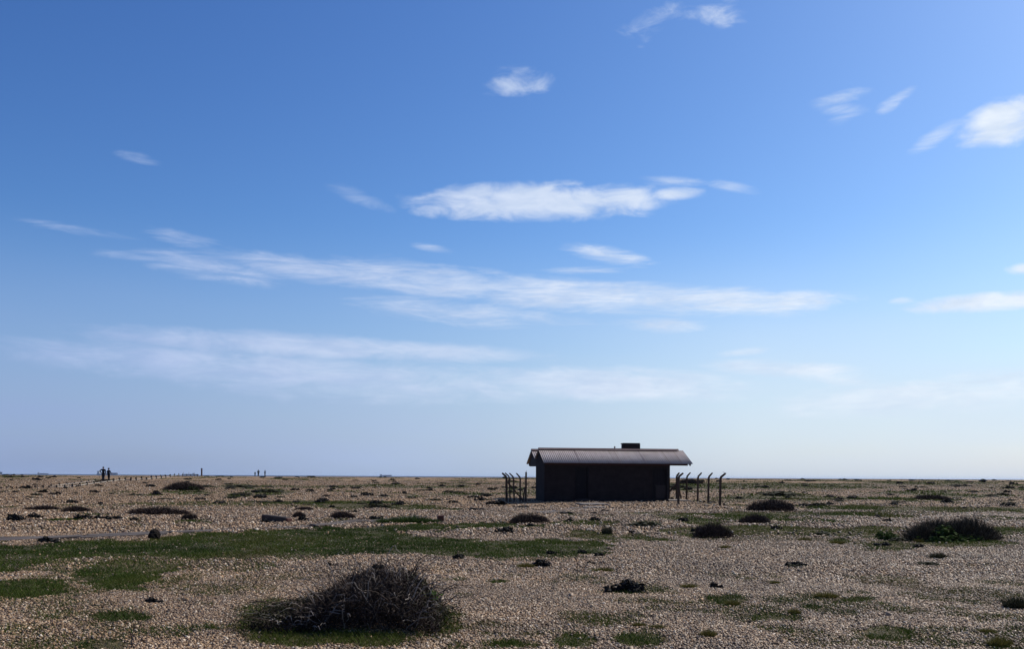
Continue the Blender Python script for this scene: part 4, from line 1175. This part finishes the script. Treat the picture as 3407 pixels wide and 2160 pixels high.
def person(px, py, hpx, rz, label, pose, jacket, trousers, hood=False, cap=False):
    p = at(px, py); k = p.y / F; H = hpx * k; sc = H / 1.76
    o = empty('person', p, rz, label, 'person', None); o.scale = (sc, sc, sc)
    A = pose
    J = {'pelvis': (0, 0, .95, .135, .10), 'waist': (0, .0, 1.10, .125, .09), 'chest': (0, .02, 1.32, .125, .085), 'neckb': (0, .0, 1.47, .075, .07),
         'neck': (0, .01, 1.53, .062, .062), 'skull': (0, .02, 1.62, .090, .105), 'crown': (0, .005, 1.735, .080, .095)}
    J['nose'] = (0, .142, 1.60, .016, .016)
    E = [('pelvis', 'waist'), ('waist', 'chest'), ('chest', 'neckb'), ('neckb', 'neck'), ('neck', 'skull'), ('skull', 'crown'), ('skull', 'nose')]
    arms, legs = [], []
    for s, sd in ((-1, 'l'), (1, 'r')):
        J['ear' + sd] = (s * .100, 0, 1.615, .012, .018); E.append(('skull', 'ear' + sd))
        el, wr = A['elbow' + sd], A['wrist' + sd]
        J['sh' + sd] = (s * .185, 0, 1.43, .050, .050); J['el' + sd] = (*el, .043, .043); J['wr' + sd] = (*wr, .030, .028)
        d = (Vector(wr) - Vector(el)).normalized(); pm = Vector(wr) + d * .06; J['pm' + sd] = (*pm, .038, .020)
        E += [('chest', 'sh' + sd), ('sh' + sd, 'el' + sd), ('el' + sd, 'wr' + sd), ('wr' + sd, 'pm' + sd)]
        arms += [('sh' + sd, 'el' + sd), ('el' + sd, 'wr' + sd)]
        sv = d.cross(Vector((0, 1, .2))).normalized()
        for fi, (off, ln) in enumerate(((-.030, .066), (-.010, .078), (.010, .074), (.029, .058))):
            b = pm + sv * off + d * .03; c = b + d * ln + Vector((0, .02, 0)); n1 = 'f%d%s' % (fi, sd)
            J[n1 + 'a'] = (*b, .0105, .0105); J[n1 + 'b'] = (*((b + c) / 2), .0095, .0095); J[n1 + 'c'] = (*c, .008, .008)
            E += [('pm' + sd, n1 + 'a'), (n1 + 'a', n1 + 'b'), (n1 + 'b', n1 + 'c')]
        t0 = Vector(wr) + d * .03 + Vector((0, .035, 0)); t1 = t0 + d * .045 + Vector((0, .02, 0))
        J['t0' + sd] = (*t0, .012, .012); J['t1' + sd] = (*t1, .009, .009); E += [('wr' + sd, 't0' + sd), ('t0' + sd, 't1' + sd)]
        kn, an = A['knee' + sd], A['ankle' + sd]
        J['hip' + sd] = (s * .09, 0, .90, .098, .095); J['kn' + sd] = (*kn, .060, .062); J['an' + sd] = (*an, .042, .045)
        J['toe' + sd] = (an[0] + s * .02, an[1] + .17, max(an[2] - .055, .025), .042, .028)
        E += [('pelvis', 'hip' + sd), ('hip' + sd, 'kn' + sd), ('kn' + sd, 'an' + sd), ('an' + sd, 'toe' + sd)]
        legs += [('hip' + sd, 'kn' + sd), ('kn' + sd, 'an' + sd)]
    obj('body', skin_mesh('body', J, E, M['skin']), o)
    def sub_(edges, grow):
        ns = []
        for a, b in edges:
            for q in (a, b):
                if q not in ns: ns.append(q)
        return {q: (*J[q][:3], J[q][3] + grow, J[q][4] + grow) for q in ns}
    J['hem'] = (0, 0, .74, .17, .125)
    je = [('hem', 'pelvis'), ('pelvis', 'waist'), ('waist', 'chest'), ('chest', 'neckb'), ('chest', 'shl'), ('chest', 'shr')] + arms
    jj = sub_(je, .045)
    for q, gr in (('neckb', .055), ('shl', .035), ('shr', .035), ('ell', .028), ('elr', .028), ('wrl', .026), ('wrr', .026)):
        jj[q] = (*J[q][:3], J[q][3] + gr, J[q][4] + gr)
    jj['neckb'] = (0, 0, 1.51, .085, .085); jj['chest'] = (0, .02, 1.32, .19, .14)
    for sd, s in (('l', -1), ('r', 1)): jj['sh' + sd] = (s * .19, 0, 1.43, .080, .080)
    obj('jacket', skin_mesh('jacket', jj, je, jacket), o)
    te = [('pelvis', 'hipl'), ('pelvis', 'hipr')] + legs
    tt = sub_(te, .030); tt['pelvis'] = (0, 0, .93, .10, .09)
    obj('trousers', skin_mesh('trousers', tt, te, trousers), o)
    for sd in 'lr':
        ee = [('an' + sd, 'toe' + sd)]
        obj('shoe', skin_mesh('shoe', sub_(ee, .026), ee, M['shoe'], 1), o)
    h = bmesh.new(); bmesh.ops.create_uvsphere(h, u_segments=16, v_segments=10, radius=1)
    bmesh.ops.delete(h, geom=[v for v in h.verts if v.co.z < (-.95 if hood else -.45) or (v.co.y > .45 and v.co.z < .35)], context='VERTS')
    for v in h.verts: v.co = Vector((v.co.x * .104, v.co.y * .122 - .005, v.co.z * .135 + 1.635))
    me = bpy.data.meshes.new('hair')
    for fc in h.faces: fc.smooth = True
    h.to_mesh(me); h.free(); me.materials.append(jacket if hood else M['hair'])
    obj('hood' if hood else 'hair', me, o)
    if cap:
        c = MB(); c.tube([(0, 0, 1.69), (0, 0, 1.75), (0, .0, 1.80)], [.132, .125, .07], 16); c.box((0, .16, 1.70), (.15, .13, .015)); c.obj('cap', M['grey_cloth'], o, smooth=False)
    return o

person(343.5, 1602, 48.5, R(18), 'tall walker in black with one elbow out, left of the pair on the path', dict(elbowl=(-.40, -.04, 1.20), wristl=(-.21, .06, .98), elbowr=(.27, -.03, 1.17), wristr=(.25, .10, .93),
    kneel=(-.08, .16, .50), anklel=(-.10, .10, .09), kneer=(.07, .02, .49), ankler=(.06, -.22, .12)), M['black_cloth'], M['navy'])
person(361.5, 1600, 41.5, R(-15), 'shorter walker in a cap beside the tall walker on the path', dict(elbowl=(-.25, -.03, 1.17), wristl=(-.17, .12, .97), elbowr=(.33, -.05, 1.19), wristr=(.42, .06, .98),
    kneel=(-.14, .14, .50), anklel=(-.19, .22, .09), kneer=(.12, .0, .49), ankler=(.15, -.16, .11)), M['navy'], M['black_cloth'], cap=True)
person(848.5, 1584.8, 15.5, R(10), 'small child standing with two adults on the distant ridge', dict(elbowl=(-.24, 0, 1.17), wristl=(-.22, .08, .93), elbowr=(.24, 0, 1.17), wristr=(.22, .08, .93),
    kneel=(-.09, .03, .49), anklel=(-.09, 0, .09), kneer=(.09, .03, .49), ankler=(.09, -.02, .09)), M['navy'], M['black_cloth'])
person(859.5, 1584.8, 22.5, R(-8), 'adult with one elbow out beside the child on the distant ridge', dict(elbowl=(-.27, 0, 1.17), wristl=(-.25, .08, .93), elbowr=(.42, -.04, 1.22), wristr=(.22, .06, .99),
    kneel=(-.11, .03, .49), anklel=(-.12, 0, .09), kneer=(.11, .03, .49), ankler=(.12, -.02, .09)), M['black_cloth'], M['black_cloth'])
person(881.8, 1584.8, 21, R(70), 'hooded adult standing a little apart on the distant ridge', dict(elbowl=(-.24, 0, 1.17), wristl=(-.20, .12, .95), elbowr=(.24, 0, 1.17), wristr=(.20, .12, .95),
    kneel=(-.10, .03, .49), anklel=(-.10, .06, .09), kneer=(.10, .03, .49), ankler=(.10, -.08, .09)), M['black_cloth'], M['navy'], hood=True)

# ------------------------------------------------------------------ ships
def ship(px0, px1, dist, label, hullh, build, mat='hull', flip=False):
    sx0, _ = ray(px0, 1580); sx1, _ = ray(px1, 1580)
    X0, X1 = sx0 * dist, sx1 * dist; L = X1 - X0; mpp = dist / F
    o = empty('cargo_ship', ((X0 + X1) / 2, dist, SEA_Z), math.pi if flip else 0, label, 'ship', 'ships on the horizon')
    B = L * .15; hh = hullh * mpp
    m = MB()
    secs = [(-.5, .75, 1.0, .0), (-.46, .95, 1.0, -.2), (-.2, 1, 1, -.2), (.25, 1, 1, -.2), (.40, .8, 1.05, -.2), (.46, .45, 1.18, -.2)]
    vs = []
    for s, bw, ht, zb in secs:
        vs += [(s * L, -bw * B / 2, ht * hh), (s * L, -bw * B / 2 * .85, zb * hh), (s * L, bw * B / 2 * .85, zb * hh), (s * L, bw * B / 2, ht * hh)]
    vs += [(.5 * L, 0, 1.28 * hh), (.462 * L, 0, -.2 * hh)]
    fs = [(0, 3, 2, 1)]
    for i in range(len(secs) - 1):
        a = i * 4; b = a + 4
        for q in range(4): fs.append((a + q, a + (q + 1) % 4, b + (q + 1) % 4, b + q))
    l = (len(secs) - 1) * 4; t1, t2 = len(vs) - 2, len(vs) - 1
    fs += [(l, l + 1, t2, t1), (l + 3, t1, t2, l + 2), (l, t1, l + 3), (l + 1, l + 2, t2)]
    m.add(vs, fs); m.obj('hull', M[mat], o)
    for kind, s, w, h in build:       # along-ship place, length share, height in pixels
        b = MB(); x = s * L
        if kind == 'house':
            hz = h * mpp; b.box((x, 0, hh + hz * .3), (w * L, B * .85, hz * .6)); b.box((x, 0, hh + hz * .7), (w * L * .8, B * .95, hz * .2)); b.box((x, 0, hh + hz * .9), (w * L * .5, B * .5, hz * .2)); q = b.obj('deckhouse', M['deckhouse'], o)
            fn = MB(); fn.tube([(x - w * L * .55, 0, hh), (x - w * L * .55, 0, hh + hz * 1.05)], [B * .16, B * .13], 10); fn.obj('funnel', M[mat], q)
        elif kind == 'mast':
            hz = h * mpp; b.tube([(x, 0, hh * .9), (x, 0, hh + hz)], [L * .009, L * .005], 6)
            b.tube([(x, 0, hh + hz * .25), (x + L * w, 0, hh + hz * .75)], [L * .006, L * .004], 5); b.tube([(x, -B * .2, hh + hz * .8), (x, B * .2, hh + hz * .8)], L * .004, 5); b.obj('mast', M['mast'], o)
        elif kind == 'cargo':
            hz = h * mpp; n = max(2, int(w * 22))
            for i in range(n): b.box((x + (i - (n - 1) / 2) * w * L / n, 0, hh + hz * (.5 + .0 * i)), (w * L / n * .92, B * .8, hz * (1 - .15 * (i % 3 == 1))))
            b.obj('cargo_stack', M['hazed_cargo'], o)
        elif kind == 'hatch':
            hz = h * mpp; n = 4
            for i in range(n): b.box((x + (i - 1.5) * w * L / n, 0, hh + hz * .5), (w * L / n * .8, B * .6, hz))
            b.obj('hatch', M['mast'], o)
    return o
ship(-115, 8.5, 4200, 'dark ship cut off by the left edge with only its raked bow in view', 8.0, [('house', -.38, .08, 9), ('hatch', 0, .5, 1.5), ('mast', .42, .02, 5)])
ship(124.5, 162, 9500, 'faint low tanker on the horizon left of the walking pair', 3.4, [('house', -.38, .12, 3.4), ('hatch', 0, .5, 1.0), ('mast', .30, .03, 3.5)], flip=False)
ship(323, 393, 7200, 'long cargo ship on the horizon directly behind the walking pair', 4.5, [('house', -.42, .09, 9), ('hatch', -.1, .3, 1.6), ('cargo', .28, .36, 3.6), ('mast', .45, .02, 3)])
ship(606.5, 662, 6800, 'cargo ship with three tall masts beside the red marker post', 3.8, [('house', .20, .14, 4.2), ('mast', -.44, .07, 8.5), ('mast', -.12, .06, 7.5), ('mast', .21, .05, 8.5), ('hatch', -.15, .45, 1.4), ('hatch', .36, .12, 1.2)])
ship(1264, 1304, 8800, 'small faint ship on the horizon alone left of the shed', 4.0, [('house', -.38, .16, 3.2), ('cargo', .12, .6, 1.0), ('mast', .44, .02, 2.2)])

# ------------------------------------------------------------------ air
def haze():
    m = bpy.data.materials.new('hazy_air'); m.use_nodes = True; nt = m.node_tree; nt.nodes.clear()
    out = nt.nodes.new('ShaderNodeOutputMaterial'); v = nt.nodes.new('ShaderNodeVolumePrincipled')
    v.inputs['Color'].default_value = (.62, .76, .98, 1); v.inputs['Density'].default_value = HAZE_D; v.inputs['Anisotropy'].default_value = 0.2
    nt.links.new(v.outputs[0], out.inputs['Volume'])
    b = MB(); b.box((0, 14900, 9), (62000, 30400, 36)); o = b.obj('haze', m)
    tag(o, 'pale blue sea haze', None, None, 'stuff')
HAZE_D = 0.00003
haze()

# ------------------------------------------------------------------ sky, sun, camera
SUN_AZ, SUN_EL = R(56), R(44)
def world():
    w = bpy.data.worlds.new('World'); S.world = w; w.use_nodes = True
    nt = w.node_tree; nt.nodes.clear(); L = nt.links
    out = nt.nodes.new('ShaderNodeOutputWorld'); bg = nt.nodes.new('ShaderNodeBackground'); L.new(bg.outputs[0], out.inputs[0])
    sky = nt.nodes.new('ShaderNodeTexSky'); sky.sky_type = 'NISHITA'; sky.sun_disc = False
    sky.sun_elevation = SUN_EL; sky.sun_rotation = SUN_AZ; sky.air_density = 1.0; sky.dust_density = SKY_DUST; sky.ozone_density = SKY_OZ; sky.altitude = 0
    tc = nt.nodes.new('ShaderNodeTexCoord'); sep = nt.nodes.new('ShaderNodeSeparateXYZ'); L.new(tc.outputs['Generated'], sep.inputs[0])
    def mth(op, a, b=None, c=None, clamp=False):
        n = nt.nodes.new('ShaderNodeMath'); n.operation = op; n.use_clamp = clamp
        for i, q in enumerate((a, b, c)):
            if q is None: continue
            if isinstance(q, (int, float)): n.inputs[i].default_value = q
            else: L.new(q, n.inputs[i])
        return n.outputs[0]
    az = mth('ARCTAN2', sep.outputs[0], sep.outputs[1]); el = mth('ARCSINE', sep.outputs[2])
    cmb = nt.nodes.new('ShaderNodeCombineXYZ'); L.new(az, cmb.inputs[0]); L.new(el, cmb.inputs[1])
    def nz(sx, sy, detail, rough, off, dist=0.0):
        mp = nt.nodes.new('ShaderNodeMapping'); mp.inputs['Scale'].default_value = (sx, sy, 1); mp.inputs['Location'].default_value = (off, off * .7, 0); L.new(cmb.outputs[0], mp.inputs[0])
        n = noise(nt, 1.0, detail, rough, mp.outputs[0]); n.inputs['Distortion'].default_value = dist; return n.outputs[0]
    def azel(px, py):
        u, v = ray(px * 1.4149, py * 1.4149); d = Vector((u, 1, v)).normalized(); return math.atan2(d.x, d.y), math.asin(d.z)
    K = 1.4149 / F
    def blobs(lst):
        acc = None
        for px, py, hw, hh, tilt, s in lst:
            a0, e0 = azel(px, py); ca, sa = math.cos(R(-tilt)), math.sin(R(-tilt)); ry, rx = hh * K * .95, hw * K * .93
            # rotated ellipse: p = (da*ca + de*sa)/rx, q = (de*ca - da*sa)/ry
            p = mth('MULTIPLY_ADD', az, ca / rx, mth('MULTIPLY_ADD', el, sa / rx, -(a0 * ca + e0 * sa) / rx))
            q = mth('MULTIPLY_ADD', el, ca / ry, mth('MULTIPLY_ADD', az, -sa / ry, -(e0 * ca - a0 * sa) / ry))
            r2 = mth('MULTIPLY_ADD', p, p, mth('MULTIPLY', q, q))
            m = mth('MULTIPLY_ADD', r2, -s, s)
            acc = m if acc is None else mth('MAXIMUM', acc, m)
        return mth('MAXIMUM', acc, -1.6)
    def smooth(v, lo, hi):
        n = nt.nodes.new('ShaderNodeMapRange'); n.interpolation_type = 'SMOOTHSTEP'; n.inputs['From Min'].default_value = lo; n.inputs['From Max'].default_value = hi; L.new(v, n.inputs['Value']); return n.outputs[0]
    puff = blobs([(1240, 474, 330, 50, 0, 1.5), (1060, 492, 130, 30, 4, 1.0), (1460, 470, 150, 42, 0, 1.25), (1575, 456, 95, 19, -2, 1.15), (1330, 436, 70, 11, -3, .7),
                  (1215, 195, 90, 38, -6, .66), (1690, 24, 66, 42, 12, .64), (1545, 54, 105, 32, -14, .46), (1610, 38, 90, 20, -8, .40), (2355, 290, 114, 54, -6, 1.45), (2405, 632, 44, 15, 0, 1.1), (2340, 708, 200, 24, 0, 1.3), (2128, 708, 34, 9, 0, .55), (2022, 700, 30, 15, 10, .5)])
    n1 = nz(21, 52, 9, .58, 3.1, .5)
    d1 = smooth(mth('MULTIPLY_ADD', n1, 2.9, mth('ADD', puff, -1.42)), 0.0, 1.5)
    d1 = mth('MULTIPLY', d1, .93)
    strk = blobs([(330, 606, 120, 11, 2, .6), (500, 630, 190, 32, 6, .9), (760, 636, 330, 36, 4, 1.1), (1010, 660, 300, 46, 7, 1.2), (1350, 692, 380, 46, 3, 1.35), (1640, 708, 320, 38, 3, 1.35), (1830, 712, 190, 28, -1, 1.35),
                  (1430, 600, 110, 22, 9, 1.0), (1370, 637, 110, 11, 0, .7), (1010, 582, 56, 10, 8, .7), (430, 560, 85, 20, 6, .7), (200, 543, 120, 10, 4, .5), (1560, 766, 120, 20, 3, .9), (1080, 735, 280, 32, 4, .9), (1150, 640, 60, 10, 8, .5)])
    n2 = nz(13, 80, 10, .66, 9.3, .7)
    d2 = smooth(mth('MULTIPLY_ADD', n2, 3.2, mth('ADD', strk, -1.40)), 0.0, 1.9)
    d2 = mth('MULTIPLY', d2, mth('MULTIPLY_ADD', smooth(nz(16, 130, 8, .65, 41.0, .5), .32, .60), .38, .56))
    veil = blobs([(700, 815, 520, 30, 1, 1.1), (1050, 828, 250, 24, 3, 1.1), (440, 855, 400, 44, 2, .95), (760, 880, 460, 42, 1, 1.05), (1430, 905, 340, 44, 3, 1.3), (1600, 905, 120, 24, 8, .9), (1850, 868, 190, 20, 5, 1.0), (1960, 885, 110, 22, 8, .8), (2200, 930, 330, 40, -3, .9), (900, 905, 500, 40, 1, .7),
                  (1968, 232, 52, 12, -6, .5), (1985, 256, 46, 11, 6, .36), (1990, 276, 34, 9, -8, .4), (2108, 230, 40, 9, -18, .5), (2088, 250, 26, 12, -30, .4), (325, 372, 46, 11, 4, .55), (845, 465, 62, 14, 16, .36), (1600, 428, 60, 8, 4, .25), (1710, 438, 40, 8, 12, .18), (1740, 830, 60, 9, -4, .6), (2200, 320, 40, 12, -25, .3)])
    n3 = nz(14, 60, 9, .66, 17.7, .6)
    d3 = smooth(mth('MULTIPLY_ADD', n3, 3.0, mth('ADD', veil, -.98)), 0.0, 2.1)
    d3 = mth('MULTIPLY', d3, .86)
    inv = mth('MULTIPLY', mth('MULTIPLY', mth('SUBTRACT', 1, d1), mth('SUBTRACT', 1, d2)), mth('SUBTRACT', 1, d3))
    dens = mth('SUBTRACT', 1, inv, None, True)
    # low milky band of distant cloud near the horizon
    band = mth('MULTIPLY', smooth(el, .265, .02), mth('MULTIPLY_ADD', smooth(nz(2.2, 11, 4, .5, 5.0), .2, .8), .35, .62))
    # sky tuned in saturation, cloud colour (brighter towards the sun side)
    sp = nt.nodes.new('ShaderNodeSeparateColor'); L.new(sky.outputs[0], sp.inputs[0]); hs = nt.nodes.new('ShaderNodeCombineColor')
    for i, (g_, k_) in enumerate(((1.60, 1.27), (1.45, 1.345), (1.245, 1.46))):      # deeper, cooler blue of the phone picture
        L.new(mth('MULTIPLY', mth('POWER', mth('MULTIPLY', sp.outputs[i], .1), g_), k_ * 10), hs.inputs[i])
    side = smooth(az, -.55, .5)
    cc = ramp(nt, [(0, (4.6, 5.7, 8.4)), (.5, (7.0, 7.9, 9.6)), (1, (8.6, 9.3, 10.2))], side)
    shd = nt.nodes.new('ShaderNodeMix'); shd.data_type = 'RGBA'; shd.blend_type = 'MULTIPLY'; shd.inputs[0].default_value = 1
    sh2 = ramp(nt, [(.35, (.80, .85, .92)), (.62, (1, 1, 1))], nz(17, 60, 6, .6, 31.0, .3)); L.new(cc.outputs[0], shd.inputs[6]); L.new(sh2.outputs[0], shd.inputs[7])
    bc = ramp(nt, [(0, (3.0, 4.0, 6.8)), (.5, (4.6, 5.8, 8.0)), (.85, (6.6, 7.7, 9.2))], side)
    mb_ = nt.nodes.new('ShaderNodeMix'); mb_.data_type = 'RGBA'; L.new(band, mb_.inputs[0]); L.new(hs.outputs[0], mb_.inputs[6]); L.new(bc.outputs[0], mb_.inputs[7])
    mx = nt.nodes.new('ShaderNodeMix'); mx.data_type = 'RGBA'; L.new(dens, mx.inputs[0]); L.new(mb_.outputs[2], mx.inputs[6]); L.new(shd.outputs[2], mx.inputs[7])
    L.new(mx.outputs[2], bg.inputs[0]); bg.inputs['Strength'].default_value = SKY_STR
SKY_DUST, SKY_OZ, SKY_SAT, SKY_VAL, SKY_STR = 1.0, 2.0, 1.0, 1.0, 0.10
world()

sd = bpy.data.lights.new('sun', 'SUN'); sd.energy = 5.0; sd.angle = R(.5); sd.color = (1, .93, .82)
so = bpy.data.objects.new('sun', sd); COL.objects.link(so)
sdir = Vector((math.sin(SUN_AZ) * math.cos(SUN_EL), math.cos(SUN_AZ) * math.cos(SUN_EL), math.sin(SUN_EL)))
so.rotation_euler = sdir.to_track_quat('Z', 'Y').to_euler(); so.location = sdir * 50

cd = bpy.data.cameras.new('camera'); cam = bpy.data.objects.new('camera', cd); COL.objects.link(cam)
cd.sensor_fit = 'HORIZONTAL'; cd.sensor_width = 36; cd.lens = 36 * F / 3407; cd.clip_start = .05; cd.clip_end = 60000
cd.shift_y = (CY - 1080) / 3407
cam.matrix_world = Matrix.Translation((0, 0, EYE)) @ Matrix.Rotation(R(90), 4, 'X') @ Matrix.Rotation(ROLL, 4, 'Z')
S.camera = cam
S.view_settings.view_transform = 'Standard'; S.view_settings.look = 'None'; S.view_settings.exposure = 0; S.view_settings.gamma = 1
S.cycles.volume_bounces = 0
S.cycles.max_bounces = 6
S.cycles.use_denoising = True
